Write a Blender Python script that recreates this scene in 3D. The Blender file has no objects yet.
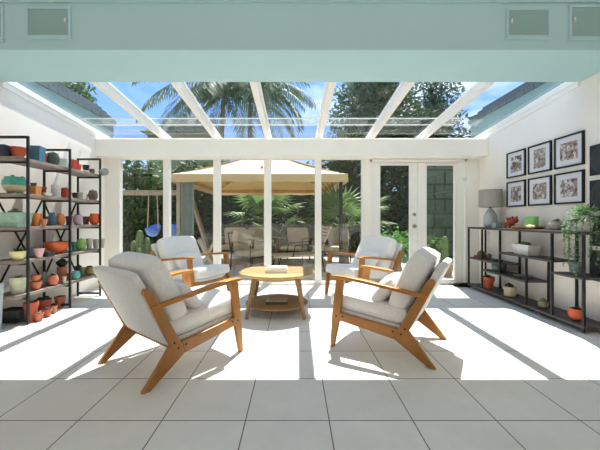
import bpy, bmesh, math, random
from mathutils import Vector, Matrix
S = bpy.context.scene
C = S.collection
PI = math.pi
R = random.Random(7)
F, HC, PU, PV = 318.0, 1.1, 295.0, 219.0   # focal length (px), eye height, principal point

# ------------------------------------------------------------------ helpers
def lin(h):
    h = h.lstrip('#')
    o = []
    for i in (0, 2, 4):
        c = int(h[i:i+2], 16) / 255
        o.append(c / 12.92 if c <= .04045 else ((c + .055) / 1.055) ** 2.4)
    return (*o, 1)

class MB:
    def __init__(s): s.v = []; s.f = []; s.m = []
    def add(s, vs, fs, mi=0):
        b = len(s.v); s.v += [Vector(p) for p in vs]; s.f += [tuple(b + i for i in f) for f in fs]; s.m += [mi] * len(fs); return s
    def box(s, x0, x1, y0, y1, z0, z1, mi=0):
        vs = [(x, y, z) for x in (x0, x1) for y in (y0, y1) for z in (z0, z1)]
        return s.add(vs, [(0, 1, 3, 2), (4, 6, 7, 5), (0, 4, 5, 1), (2, 3, 7, 6), (0, 2, 6, 4), (1, 5, 7, 3)], mi)
    def cbox(s, c, d, mi=0, M=None):
        vs = [Vector((sx * d[0] / 2, sy * d[1] / 2, sz * d[2] / 2)) for sx in (-1, 1) for sy in (-1, 1) for sz in (-1, 1)]
        if M is not None: vs = [M @ v for v in vs]
        return s.add([v + Vector(c) for v in vs], [(0, 1, 3, 2), (4, 6, 7, 5), (0, 4, 5, 1), (2, 3, 7, 6), (0, 2, 6, 4), (1, 5, 7, 3)], mi)
    def beam(s, a, b, w, h, up=(0, 0, 1), w2=None, h2=None, mi=0):
        a, b = Vector(a), Vector(b); d = (b - a).normalized(); up = Vector(up)
        x = d.cross(up)
        if x.length < 1e-4: x = d.cross(Vector((0, 1, 0)))
        x.normalize(); z = x.cross(d).normalized()
        w2 = w if w2 is None else w2; h2 = h if h2 is None else h2
        vs = []
        for p, ww, hh in ((a, w, h), (b, w2, h2)):
            vs += [p - x * ww / 2 - z * hh / 2, p + x * ww / 2 - z * hh / 2, p + x * ww / 2 + z * hh / 2, p - x * ww / 2 + z * hh / 2]
        return s.add(vs, [(3, 2, 1, 0), (4, 5, 6, 7), (0, 1, 5, 4), (1, 2, 6, 5), (2, 3, 7, 6), (3, 0, 4, 7)], mi)
    def prism(s, poly, x0, x1, mi=0):      # polygon in (y, z), extruded along x
        n = len(poly)
        vs = [(x0, p[0], p[1]) for p in poly] + [(x1, p[0], p[1]) for p in poly]
        fs = [tuple(range(n)), tuple(range(2 * n - 1, n - 1, -1))] + [(i, n + i, n + (i + 1) % n, (i + 1) % n) for i in range(n)]
        return s.add(vs, fs, mi)
    def strip(s, top, bot, xs, mi=0):      # curved slat: top/bottom (y,z) profiles, half-widths xs, centred at xs[i][0]
        n = len(top); vs = []
        for (ty, tz), (by, bz), (c, w) in zip(top, bot, xs):
            vs += [(c - w, by, bz), (c + w, by, bz), (c + w, ty, tz), (c - w, ty, tz)]
        fs = [(3, 2, 1, 0), (4 * n - 4, 4 * n - 3, 4 * n - 2, 4 * n - 1)]
        for i in range(n - 1):
            a = 4 * i
            for k in range(4): fs.append((a + k, a + (k + 1) % 4, a + 4 + (k + 1) % 4, a + 4 + k))
        return s.add(vs, fs, mi)
    def tube(s, pts, r, seg=8, r2=None, mi=0):
        pts = [Vector(p) for p in pts]; n = len(pts); vs = []; fs = []
        r2 = r if r2 is None else r2
        for i, p in enumerate(pts):
            d = (pts[min(i + 1, n - 1)] - pts[max(i - 1, 0)]).normalized()
            x = d.cross(Vector((0, 0, 1)))
            if x.length < .05: x = d.cross(Vector((0, 1, 0)))
            x.normalize(); y = d.cross(x); rr = r + (r2 - r) * i / max(1, n - 1)
            vs += [p + (x * math.cos(2 * PI * k / seg) + y * math.sin(2 * PI * k / seg)) * rr for k in range(seg)]
        for i in range(n - 1):
            for k in range(seg):
                a, b = i * seg + k, i * seg + (k + 1) % seg
                fs.append((a, b, b + seg, a + seg))
        fs += [tuple(range(seg - 1, -1, -1)), tuple(range((n - 1) * seg, n * seg))]
        return s.add(vs, fs, mi)
    def lathe(s, prof, seg=20, c=(0, 0, 0), sx=1, sy=1, rib=0, nr=0, mi=0):
        vs = []; fs = []; n = len(prof)
        for r, z in prof:
            for k in range(seg):
                a = 2 * PI * k / seg; q = r * (1 + rib * math.cos(nr * a))
                vs.append((c[0] + q * sx * math.cos(a), c[1] + q * sy * math.sin(a), c[2] + z))
        for i in range(n - 1):
            for k in range(seg):
                a, b = i * seg + k, i * seg + (k + 1) % seg
                fs.append((a, b, b + seg, a + seg))
        if prof[0][0] > 1e-5: fs.append(tuple(range(seg - 1, -1, -1)))
        if prof[-1][0] > 1e-5: fs.append(tuple(range((n - 1) * seg, n * seg)))
        return s.add(vs, fs, mi)
    def ball(s, c, r, sx=1, sy=1, sz=1, seg=14, rib=0, nr=0, mi=0):
        return s.lathe([(max(1e-6, r * math.sin(PI * i / 8)), -r * sz * math.cos(PI * i / 8)) for i in range(9)], seg, c, sx, sy, rib, nr, mi)
    def cushion(s, d, e=.6, n=14, k=5, cor=.12, M=None, c=(0, 0, 0), wob=0, mi=0):
        # soft block: d = (x, y, z) size, e = edge height share, cor = plan corner rounding
        rr = random.Random(int(d[0] * 1000 + d[1] * 77)); ph = [rr.uniform(0, 6) for _ in range(4)]
        vs = []
        def pt(i, j, sg):
            u, v = -1 + 2 * i / n, -1 + 2 * j / n
            u2 = math.copysign(abs(math.sin(u * PI / 2)) ** .85, u); v2 = math.copysign(abs(math.sin(v * PI / 2)) ** .85, v)
            px = u2 * math.sqrt(1 - cor * v2 * v2 * v2 * v2) ; py = v2 * math.sqrt(1 - cor * u2 ** 4)
            f = max(0, (1 - abs(u2) ** k) * (1 - abs(v2) ** k)) ** .5
            z = sg * (e + (1 - e) * f)
            z *= 1 + wob * (math.sin(3 * u + ph[0]) * math.sin(2.6 * v + ph[1]))
            p = Vector((px * d[0] / 2 * (1 - .02 * (1 - f)), py * d[1] / 2 * (1 - .02 * (1 - f)), z * d[2] / 2))
            return p
        top = [[pt(i, j, 1) for j in range(n + 1)] for i in range(n + 1)]
        bot = [[pt(i, j, -1) for j in range(n + 1)] for i in range(n + 1)]
        idx = {}
        def push(key, p):
            idx[key] = len(vs); vs.append(p)
        for i in range(n + 1):
            for j in range(n + 1):
                push(('t', i, j), top[i][j]); push(('b', i, j), bot[i][j])
        ring = [(i, 0) for i in range(n)] + [(n, j) for j in range(n)] + [(i, n) for i in range(n, 0, -1)] + [(0, j) for j in range(n, 0, -1)]
        for q, (i, j) in enumerate(ring):
            m = (top[i][j] + bot[i][j]) / 2
            push(('m', q), Vector((m.x * 1.02, m.y * 1.02, m.z)))
        fs = []
        for i in range(n):
            for j in range(n):
                fs.append((idx['t', i, j], idx['t', i + 1, j], idx['t', i + 1, j + 1], idx['t', i, j + 1]))
                fs.append((idx['b', i, j], idx['b', i, j + 1], idx['b', i + 1, j + 1], idx['b', i + 1, j]))
        L = len(ring)
        for q in range(L):
            a, b = ring[q], ring[(q + 1) % L]
            fs.append((idx['b', *a], idx['b', *b], idx['m', (q + 1) % L], idx['m', q]))
            fs.append((idx['m', q], idx['m', (q + 1) % L], idx['t', *b], idx['t', *a]))
        if M is not None: vs = [M @ v for v in vs]
        return s.add([v + Vector(c) for v in vs], fs, mi)
    def leaf(s, p, d, nrm, L, W, mi=0):
        d = Vector(d).normalized(); x = d.cross(Vector(nrm))
        if x.length < 1e-3: x = d.cross(Vector((1, .3, .2)))
        x.normalize(); n = x.cross(d)
        p = Vector(p)
        vs = [p, p + d * L * .45 + x * W / 2 - n * W * .15, p + d * L - n * L * .12, p + d * L * .45 - x * W / 2 - n * W * .15, p + d * L * .5]
        return s.add(vs, [(0, 1, 4), (1, 2, 4), (2, 3, 4), (3, 0, 4)], mi)
    def build(s, name, mat, parent=None, smooth=False, bevel=0, label=None, seg=2, weld=False):
        me = bpy.data.meshes.new(name)
        me.from_pydata([tuple(v) for v in s.v], [], s.f)
        for m in (mat if isinstance(mat, (list, tuple)) else [mat]): me.materials.append(m)
        for p, i in zip(me.polygons, s.m): p.material_index = i
        bm = bmesh.new(); bm.from_mesh(me)
        if weld: bmesh.ops.remove_doubles(bm, verts=bm.verts, dist=1e-5)
        bmesh.ops.recalc_face_normals(bm, faces=bm.faces) if len(s.f) < 4000 else None
        bm.to_mesh(me); bm.free()
        if smooth:
            me.polygons.foreach_set('use_smooth', [True] * len(me.polygons))
            if smooth != 'all': me.set_sharp_from_angle(angle=math.radians(42))
        o = bpy.data.objects.new(name, me); C.objects.link(o)
        if parent: o.parent = parent
        if bevel:
            b = o.modifiers.new('bevel', 'BEVEL'); b.width = bevel; b.segments = seg; b.limit_method = 'ANGLE'; b.angle_limit = math.radians(40)
        if label: o['label'] = label
        return o

def tag(o, label, cat, group=None, kind=None):
    o['label'] = label; o['category'] = cat
    if group: o['group'] = group
    if kind: o['kind'] = kind
    return o
def thing(name, label, cat, loc=(0, 0, 0), rz=0, group=None):
    o = bpy.data.objects.new(name, None); o.empty_display_size = .1; C.objects.link(o)
    o.location = loc; o.rotation_euler = (0, 0, rz)
    return tag(o, label, cat, group)
def struct(o, label=None):
    o['kind'] = 'structure'
    if label: o['label'] = label
    return o

# ------------------------------------------------------------------ materials
def nodes(name):
    m = bpy.data.materials.new(name); m.use_nodes = True
    nt = m.node_tree; b = nt.nodes['Principled BSDF']
    return m, nt, b
def mat(name, col, rough=.6, var=.12, scale=12, bump=0, bscale=None, metal=0, stretch=None, spec=.4, translucent=0, coord='Object'):
    m, nt, b = nodes(name); N = nt.nodes; L = nt.links
    c = lin(col) if isinstance(col, str) else col
    b.inputs['Roughness'].default_value = rough; b.inputs['Metallic'].default_value = metal
    b.inputs['Specular IOR Level'].default_value = spec
    tc = N.new('ShaderNodeTexCoord'); mp = N.new('ShaderNodeMapping')
    if stretch: mp.inputs['Scale'].default_value = stretch
    L.new(tc.outputs[coord], mp.inputs[0])
    n = N.new('ShaderNodeTexNoise'); n.inputs['Scale'].default_value = scale; n.inputs['Detail'].default_value = 4
    L.new(mp.outputs[0], n.inputs['Vector'])
    r = N.new('ShaderNodeValToRGB')
    r.color_ramp.elements[0].position = .3; r.color_ramp.elements[1].position = .7
    r.color_ramp.elements[0].color = (*[x * (1 - var) for x in c[:3]], 1); r.color_ramp.elements[1].color = (*[min(1, x * (1 + var)) for x in c[:3]], 1)
    L.new(n.outputs['Fac'], r.inputs[0]); L.new(r.outputs[0], b.inputs['Base Color'])
    if bump:
        n2 = N.new('ShaderNodeTexNoise'); n2.inputs['Scale'].default_value = bscale or scale * 6; n2.inputs['Detail'].default_value = 3
        L.new(mp.outputs[0], n2.inputs['Vector'])
        bp = N.new('ShaderNodeBump'); bp.inputs['Strength'].default_value = bump; bp.inputs['Distance'].default_value = .004
        L.new(n2.outputs['Fac'], bp.inputs['Height']); L.new(bp.outputs[0], b.inputs['Normal'])
    if translucent:
        t = N.new('ShaderNodeBsdfTranslucent'); mx = N.new('ShaderNodeMixShader'); mx.inputs[0].default_value = translucent
        L.new(r.outputs[0], t.inputs[0]); L.new(b.outputs[0], mx.inputs[1]); L.new(t.outputs[0], mx.inputs[2])
        L.new(mx.outputs[0], N['Material Output'].inputs[0])
    return m
_cm = {}
def cm(col, rough=.55, var=.12, scale=18, bump=.15, **k):
    key = (col, rough, var, scale, bump)
    if key not in _cm: _cm[key] = mat('glaze_' + col.strip('#'), col, rough, var, scale, bump, **k)
    return _cm[key]

def glass_mat(name, tint=(.96, .98, .97), ior=1.45, graze=.6):
    m = bpy.data.materials.new(name); m.use_nodes = True; nt = m.node_tree; N = nt.nodes; L = nt.links
    N.remove(N['Principled BSDF'])
    t = N.new('ShaderNodeBsdfTransparent'); t.inputs[0].default_value = (*tint, 1)
    g = N.new('ShaderNodeBsdfGlossy'); g.inputs['Roughness'].default_value = .01
    lw = N.new('ShaderNodeLayerWeight'); lw.inputs['Blend'].default_value = .5      # Schlick reflectance, the same from either face
    pw = N.new('ShaderNodeMath'); pw.operation = 'POWER'; pw.inputs[1].default_value = 5; L.new(lw.outputs['Facing'], pw.inputs[0])
    fr = N.new('ShaderNodeMath'); fr.operation = 'MULTIPLY_ADD'; fr.inputs[1].default_value = graze; fr.inputs[2].default_value = ((ior - 1) / (ior + 1)) ** 2
    L.new(pw.outputs[0], fr.inputs[0])
    mx = N.new('ShaderNodeMixShader')
    L.new(fr.outputs[0], mx.inputs[0]); L.new(t.outputs[0], mx.inputs[1]); L.new(g.outputs[0], mx.inputs[2])
    L.new(mx.outputs[0], N['Material Output'].inputs[0])
    return m

TILE, TX, TY = .4565, -.27, 2.192
def floor_mat():
    m, nt, b = nodes('white_floor_tile'); N = nt.nodes; L = nt.links
    geo = N.new('ShaderNodeNewGeometry'); mp = N.new('ShaderNodeMapping')
    mp.inputs['Location'].default_value = (-TX + 20 * TILE, -TY + 20 * TILE, 0)
    L.new(geo.outputs['Position'], mp.inputs[0])
    br = N.new('ShaderNodeTexBrick'); br.offset = 0; br.squash = 1
    br.inputs['Scale'].default_value = 1; br.inputs['Brick Width'].default_value = TILE; br.inputs['Row Height'].default_value = TILE
    br.inputs['Mortar Size'].default_value = .0035; br.inputs['Mortar Smooth'].default_value = .1; br.inputs['Bias'].default_value = 0
    br.inputs['Color1'].default_value = (.82, .815, .78, 1); br.inputs['Color2'].default_value = (.79, .785, .75, 1); br.inputs['Mortar'].default_value = (.16, .16, .155, 1)
    L.new(mp.outputs[0], br.inputs['Vector'])
    n = N.new('ShaderNodeTexNoise'); n.inputs['Scale'].default_value = 2.5; n.inputs['Detail'].default_value = 6; n.inputs['Roughness'].default_value = .7
    L.new(geo.outputs['Position'], n.inputs['Vector'])
    r = N.new('ShaderNodeValToRGB'); r.color_ramp.elements[0].position = .3; r.color_ramp.elements[0].color = (.9, .9, .89, 1); r.color_ramp.elements[1].position = .65
    L.new(n.outputs['Fac'], r.inputs[0])
    mx = N.new('ShaderNodeMix'); mx.data_type = 'RGBA'; mx.blend_type = 'MULTIPLY'; mx.inputs[0].default_value = 1
    L.new(br.outputs['Color'], mx.inputs[6]); L.new(r.outputs[0], mx.inputs[7]); L.new(mx.outputs[2], b.inputs['Base Color'])
    b.inputs['Roughness'].default_value = .42; b.inputs['Specular IOR Level'].default_value = .3
    bp = N.new('ShaderNodeBump'); bp.inputs['Strength'].default_value = .3; bp.inputs['Distance'].default_value = .003; bp.invert = True
    L.new(br.outputs['Fac'], bp.inputs['Height']); L.new(bp.outputs[0], b.inputs['Normal'])
    return m
def paver_mat(name, c1, c2, mort, w, h, off=.5, msz=.012, upright=False):
    m, nt, b = nodes(name); N = nt.nodes; L = nt.links
    tc = N.new('ShaderNodeTexCoord')
    br = N.new('ShaderNodeTexBrick'); br.offset = off
    br.inputs['Scale'].default_value = 1; br.inputs['Brick Width'].default_value = w; br.inputs['Row Height'].default_value = h
    br.inputs['Mortar Size'].default_value = msz
    for k, c in (('Color1', c1), ('Color2', c2), ('Mortar', mort)): br.inputs[k].default_value = lin(c)
    if upright:
        sx_ = N.new('ShaderNodeSeparateXYZ'); cx_ = N.new('ShaderNodeCombineXYZ'); L.new(tc.outputs['Object'], sx_.inputs[0])
        L.new(sx_.outputs['X'], cx_.inputs['X']); L.new(sx_.outputs['Z'], cx_.inputs['Y']); L.new(cx_.outputs[0], br.inputs['Vector'])
    else: L.new(tc.outputs['Object'], br.inputs['Vector'])
    L.new(br.outputs['Color'], b.inputs['Base Color'])
    b.inputs['Roughness'].default_value = .85
    return m
def photo_mat(seed, a='6b4a3c', bcol='d8d2cc', ccol='2e2a2c'):
    m, nt, b = nodes('group_photo_print'); N = nt.nodes; L = nt.links
    tc = N.new('ShaderNodeTexCoord'); mp = N.new('ShaderNodeMapping'); mp.inputs['Location'].default_value = (seed * 3.1, seed * 1.7, seed)
    L.new(tc.outputs['Object'], mp.inputs[0])
    v = N.new('ShaderNodeTexVoronoi'); v.inputs['Scale'].default_value = 34
    n = N.new('ShaderNodeTexNoise'); n.inputs['Scale'].default_value = 26; n.inputs['Detail'].default_value = 3
    L.new(mp.outputs[0], v.inputs['Vector']); L.new(mp.outputs[0], n.inputs['Vector'])
    r = N.new('ShaderNodeValToRGB'); r.color_ramp.interpolation = 'CONSTANT'
    E = r.color_ramp.elements
    E[0].position = 0; E[0].color = lin(ccol); E[1].position = .38; E[1].color = lin(a)
    for p, c in ((.48, '9a7464'), (.56, bcol), (.66, '8e8c90')):
        e = E.new(p); e.color = lin(c)
    L.new(n.outputs['Fac'], r.inputs[0])
    mx = N.new('ShaderNodeMix'); mx.data_type = 'RGBA'; mx.inputs[0].default_value = .06
    L.new(r.outputs[0], mx.inputs[6]); L.new(v.outputs['Color'], mx.inputs[7])
    hs = N.new('ShaderNodeHueSaturation'); hs.inputs['Saturation'].default_value = .55
    L.new(mx.outputs[2], hs.inputs['Color']); L.new(hs.outputs[0], b.inputs['Base Color'])
    b.inputs['Roughness'].default_value = .4
    return m

M = {}
M['floor'] = floor_mat()
M['white'] = mat('white_wall_paint', 'f5f0e8', .75, .015, 3, spec=.2)
M['frame_white'] = mat('white_gloss_paint', 'f3f0ea', .45, .015, 4)
M['teal'] = mat('pale_teal_paint', 'b4d6da', .7, .015, 2, spec=.2)
M['teal_panel'] = mat('teal_panel_paint', '92b4b2', .6, .03, 3)
M['ceil'] = mat('ceiling_paint', 'e6e8e6', .8, .01, 2)
M['glass'] = glass_mat('window_glass', (.95, .97, .96))
M['roofglass'] = glass_mat('roof_glass', (.95, .97, .97), 1.3, .25)
M['lapglass'] = glass_mat('lap_glass', (.9, .91, .91), 1.25, .25)
M['black'] = mat('black_metal', '1f2123', .45, .1, 20, metal=.3)
M['post'] = mat('dark_grey_metal', '2b2f31', .5, .1, 20, metal=.3)
M['shelfwood'] = mat('grey_brown_board', '8d8078', .6, .2, 6, .1, stretch=(8, 1, 8))
M['darkwood'] = mat('dark_board', '4a4644', .55, .15, 6, .1, stretch=(8, 1, 8))
M['teak'] = mat('orange_teak', 'a6713a', .42, .2, 5, .08, stretch=(9, 1.2, 1.2))
M['teak_arm'] = mat('orange_teak_arm', 'b0742c', .4, .2, 5, .08, stretch=(9, 1.2, 9))
M['oak'] = mat('oak_table_wood', 'b39565', .4, .14, 5, .06, stretch=(1.2, 9, 4))
M['oak_dark'] = mat('oak_leg_wood', '917350', .45, .16, 5, .06, stretch=(9, 9, 1))
M['fabric'] = mat('pale_grey_linen', 'e6e6e3', .95, .06, 60, .5, 420, spec=.1)
M['fabric2'] = mat('off_white_linen', 'ecebe8', .95, .05, 50, .4, 380, spec=.1)
M['bolt'] = mat('dark_bolt', '2b2320', .4, .1, 5, metal=.6)
M['soil'] = mat('potting_soil', '3a2f28', .95, .4, 60, .6)
M['cactus'] = mat('cactus_skin', '5d6f48', .7, .2, 30, .3)
M['cactus_dark'] = mat('dark_cactus_skin', '353c30', .75, .25, 30, .3)
M['cactus_grey'] = mat('grey_cactus_skin', '6c6a5c', .8, .25, 30, .4)
M['leaf'] = mat('green_leaf', '5f9a45', .5, .35, 5, translucent=.3)
M['leaf_trail'] = mat('trailing_leaf', '779a66', .5, .4, 14, translucent=.25)
M['leaf_mid'] = mat('mid_green_leaf', '54743c', .55, .4, 3, translucent=.3)
M['leaf_dark'] = mat('dark_green_leaf', '3c5638', .55, .45, 2, translucent=.25)
M['leaf_blue'] = mat('grey_green_leaf', '5c7a62', .55, .35, 3, translucent=.3)
M['palm'] = mat('palm_frond_green', '6f8c52', .5, .35, 2, translucent=.35)
M['palm_grey'] = mat('coconut_frond_green', '5f7660', .5, .35, 1.5, translucent=.35)
M['bark'] = mat('tree_bark', '75695c', .9, .3, 8, .5)
M['canvas'] = mat('cream_canvas', 'c6c5be', .85, .04, 6, translucent=.3)
M['beam_wood'] = mat('honey_beam', 'c99a55', .6, .15, 6)
M['drape'] = mat('grey_drape', '8f9a94', .9, .1, 10)
M['bluepl'] = mat('blue_plastic', '5b86d2', .4, .06, 8)
M['rope'] = mat('pale_rope', 'b7aa96', .9, .1, 20)
M['weather'] = mat('weathered_timber', 'a39686', .85, .2, 6, .2, stretch=(1, 1, 6))
M['wicker'] = mat('grey_brown_wicker', '8c7d6c', .85, .2, 30, .5)
M['beige'] = mat('beige_outdoor_cushion', 'bdb29e', .9, .08, 14)
M['patio'] = paver_mat('patio_pavers', 'b9b2a6', 'aaa398', '8a847a', .6, .4)
M['grass'] = mat('lawn_grass', '6d8248', .95, .3, 8)
M['block'] = paver_mat('mossy_block', '5a6b5e', '4a5c50', '36443c', .62, .42, upright=True, msz=.03)
M['shingle'] = paver_mat('grey_shingle', '5f6d72', '54626a', '3c474c', .3, .18)
M['wingteal'] = mat('wing_teal_paint', '84a09f', .8, .03, 3)
M['housewall'] = mat('neighbour_wall', '9fb0a8', .85, .05, 3)
M['chrome'] = mat('brushed_steel', 'a9a9a6', .35, .05, 10, metal=.9)
M['paper'] = mat('book_paper', 'e9e4d8', .8, .05, 40)
M['mat_board'] = mat('white_mat_board', 'dcdde2', .8, .01, 5)

# ------------------------------------------------------------------ world, sun, camera
w = bpy.data.worlds.new('sky'); S.world = w; w.use_nodes = True
nt = w.node_tree; N = nt.nodes; L = nt.links
tc = N.new('ShaderNodeTexCoord'); mp = N.new('ShaderNodeMapping'); mp.inputs['Scale'].default_value = (1.3, 1.3, 4.2); mp.inputs['Location'].default_value = (.35, .1, .2)
L.new(tc.outputs['Generated'], mp.inputs[0])
n = N.new('ShaderNodeTexNoise'); n.inputs['Scale'].default_value = 2.0; n.inputs['Detail'].default_value = 7; n.inputs['Roughness'].default_value = .55
L.new(mp.outputs[0], n.inputs['Vector'])
r = N.new('ShaderNodeValToRGB'); r.color_ramp.elements[0].position = .52; r.color_ramp.elements[0].color = (0, 0, 0, 1); r.color_ramp.elements[1].position = .78
L.new(n.outputs['Fac'], r.inputs[0])
sep = N.new('ShaderNodeSeparateXYZ'); L.new(tc.outputs['Generated'], sep.inputs[0])
g = N.new('ShaderNodeValToRGB')
g.color_ramp.elements[0].position = .0; g.color_ramp.elements[0].color = lin('c4d6f2')
g.color_ramp.elements[1].position = .6; g.color_ramp.elements[1].color = lin('6c9be6')
e = g.color_ramp.elements.new(.3); e.color = lin('7aa8f0')
L.new(sep.outputs['Z'], g.inputs[0])
# unseen grey cloud added behind the viewer, dimmed to set the fill light
mr = N.new('ShaderNodeMapRange'); mr.inputs['From Min'].default_value = .35; mr.inputs['From Max'].default_value = -.5
L.new(sep.outputs['Y'], mr.inputs['Value'])
mxf = N.new('ShaderNodeMath'); mxf.operation = 'MAXIMUM'; L.new(r.outputs[0], mxf.inputs[0]); L.new(mr.outputs[0], mxf.inputs[1])
mx = N.new('ShaderNodeMix'); mx.data_type = 'RGBA'; L.new(mxf.outputs[0], mx.inputs[0]); L.new(g.outputs[0], mx.inputs[6])
cl = N.new('ShaderNodeMix'); cl.data_type = 'RGBA'; cl.inputs[6].default_value = (1.15, 1.16, 1.18, 1); cl.inputs[7].default_value = (.30, .285, .26, 1)
L.new(mr.outputs[0], cl.inputs[0]); L.new(cl.outputs[2], mx.inputs[7])
bg = N['Background']; bg.inputs['Strength'].default_value = 1.2
L.new(mx.outputs[2], bg.inputs['Color'])

sd = Vector((.31, 1.24, 2.56)).normalized()
sl = bpy.data.lights.new('sun', 'SUN'); sl.energy = 8.4; sl.angle = math.radians(.53); sl.color = (1, .945, .875)
so = bpy.data.objects.new('sun', sl); C.objects.link(so); so.rotation_euler = sd.to_track_quat('Z', 'Y').to_euler(); so.location = sd * 20

cd = bpy.data.cameras.new('camera'); co = bpy.data.objects.new('camera', cd); C.objects.link(co)
co.location = (0, 0, HC); co.rotation_euler = (PI / 2, 0, 0)
cd.sensor_width = 36; cd.sensor_fit = 'HORIZONTAL'; cd.lens = F / 600 * 36
cd.shift_x = (300 - PU) / 600; cd.shift_y = -(225 - PV) / 600; cd.clip_start = .02
S.camera = co
S.view_settings.view_transform = 'Standard'; S.view_settings.look = 'None'; S.view_settings.gamma = 1
S.view_settings.use_curve_mapping = False; S.view_settings.exposure = 0.54

# ------------------------------------------------------------------ the room
XL, XR, YB = -3.17, 3.07, 5.30
Y1, Y2, ZS = 2.78, 3.43, 2.578
def rz(y): return 2.57 - .088 * (y - Y2)        # underside of the rafters
struct(MB().box(XL - .15, XR + .15, -1.6, YB + .12, -.1, 0).build('floor', M['floor']))
struct(MB().box(-60, 60, YB + .12, 60, -.2, -.06).build('ground', M['grass']))
struct(MB().box(-60, 60, -60, -1.6, -.2, -.06).build('ground_rear', M['patio']))
struct(MB().box(-6.5, 6.5, YB + .12, 10.8, -.12, -.04).build('patio', M['patio']))
for nm, x0, x1 in (('wall_left', XL - .12, XL), ('wall_right', XR, XR + .12)):
    m_ = MB().prism([(-1.6, 0), (YB + .12, 0), (YB + .12, rz(YB + .12) + .02), (Y2, rz(Y2) + .02), (Y2, 3.4), (-1.6, 3.4)], x0, x1)
    struct(m_.build(nm, M['white']))
struct(MB().box(XL - .12, XR + .12, Y1, Y2, ZS, 3.4).build('wall_bulkhead', M['teal']))
struct(MB().box(XL - .12, XR + .12, -1.6, Y2, 3.4, 3.55).build('ceiling', M['ceil']))
struct(MB().box(XL, XR, Y1 - .018, Y1, 2.985, 3.01).build('trim_1', M['teal']))
# sloping white cap along the top of both side walls
for i, (x, sgn) in enumerate(((XL, 1), (XR, -1))):
    b_ = MB()
    for k, (wd, dz) in enumerate(((.03, .07), (.014, .13))):
        b_.beam((x + sgn * wd / 2, Y2, rz(Y2) + .09 - dz / 2), (x + sgn * wd / 2, YB + .1, rz(YB + .1) + .09 - dz / 2), wd, dz)
    struct(b_.build(f'trim_{2 + i}', M['frame_white'], bevel=.004))
# the back wall
wb = MB()
wb.box(XL, -2.975, YB, YB + .12, 0, 2.12)
wb.box(1.165, 1.27, YB, YB + .12, 0, 2.12)
wb.box(2.84, XR, YB, YB + .12, 0, 2.12)
wb.box(1.27, 2.84, YB, YB + .12, 2.06, 2.12)
struct(wb.build('wall_back', M['white']))
struct(MB().box(XL, XR, 5.05, YB + .12, 2.105, 2.37).box(XL, XR, YB + .04, YB + .12, 2.37, 2.46).build('trim_4', M['white'], bevel=.004), 'white boxed header above the windows')
glassx = [(-2.925, -2.2), (-2.1, -1.365), (-1.25, -.517), (-.40, .335), (.44, 1.117)]
for i, (a, b) in enumerate(glassx):
    la = -2.975 if i == 0 else (glassx[i - 1][1] + a) / 2
    lb = 1.165 if i == 4 else (b + glassx[i + 1][0]) / 2
    f_ = MB()
    f_.box(la, a, YB + .0, YB + .1, 0, 2.105); f_.box(b, lb, YB + .0, YB + .1, 0, 2.105)
    f_.box(a, b, YB + .01, YB + .1, 2.10, 2.12); f_.box(a, b, YB - .02, YB + .1, 0, .05)
    o = struct(f_.build(f'window_{i+1}', M['frame_white'], bevel=.003))
    MB().box(a - .01, b + .01, YB + .045, YB + .055, .04, 2.11).build('pane', M['glass'], o)
for i, (a, b, ga, gb) in enumerate(((1.285, 2.053, 1.425, 1.917), (2.057, 2.825, 2.2, 2.667))):
    f_ = MB()
    f_.box(a, ga, YB + .02, YB + .065, .01, 2.05); f_.box(gb, b, YB + .02, YB + .065, .01, 2.05)
    f_.box(ga, gb, YB + .02, YB + .065, 2.0, 2.05); f_.box(ga, gb, YB + .02, YB + .065, .01, .09)
    t_ = .018   # glazing bead
    for (x0, x1, z0, z1) in ((ga - t_, ga, .07, 2.02), (gb, gb + t_, .07, 2.02), (ga, gb, 2.0, 2.02), (ga, gb, .07, .09)):
        f_.box(x0, x1, YB + .008, YB + .022, z0, z1)
    o = struct(f_.build(f'door_{i+1}', M['frame_white'], bevel=.003))
    MB().box(ga - .01, gb + .01, YB + .04, YB + .048, .08, 2.01).build('pane', M['glass'], o)
    if i == 0:
        for nm, z, rr, ln in (('deadbolt', 1.175, .03, .02), ('door_knob', .98, .032, .055)):
            k_ = MB().tube([(1.995, YB + .02, z), (1.995, YB + .02 - ln * .4, z)], rr, 14)
            k_.tube([(1.995, YB + .02 - ln * .4, z), (1.995, YB + .02 - ln, z)], rr * .75, 14)
            k_.build(nm, M['chrome'], o, smooth=True)
        MB().box(1.98, 2.01, YB + .012, YB + .02, 1.72, 1.86).build('latch_plate', M['frame_white'], o)
# door jamb, threshold
struct(MB().box(1.25, 1.285, YB - .012, YB + .1, 0, 2.09).box(2.825, 2.86, YB - .012, YB + .1, 0, 2.09).box(1.25, 2.86, YB - .012, YB + .1, 2.052, 2.09).box(1.285, 2.825, YB, YB + .1, 0, .008).build('trim_5', M['frame_white'], bevel=.003))
# glass roof
for k in range(7):
    x = -2.167 + .857 * k
    if k == 6: break
    b_ = MB()
    p0, p1 = (x, Y2, rz(Y2) + .04), (x, YB + .3, rz(YB + .3) + .04)
    b_.beam(p0, p1, .075, .08)
    b_.beam((x, Y2, rz(Y2) + .09), (x, YB + .3, rz(YB + .3) + .09), .12, .02)
    struct(b_.build(f'trim_{6+k}', M['frame_white'], bevel=.004), 'white rafter of the glass roof')
pr = MB(); zg = lambda y: rz(y) + .102
pr.prism([(Y2, zg(Y2)), (YB + .5, zg(YB + .5)), (YB + .5, zg(YB + .5) + .006), (Y2, zg(Y2) + .006)], XL, XR)
struct(pr.build('roof_glass', M['roofglass']))
pr = MB().prism([(4.66, zg(4.66) + .03), (YB + .5, zg(YB + .5) + .03), (YB + .5, zg(YB + .5) + .036), (4.66, zg(4.66) + .036)], XL + .05, 2.45)
struct(pr.build('roof_glass_lap', M['lapglass']))
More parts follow.
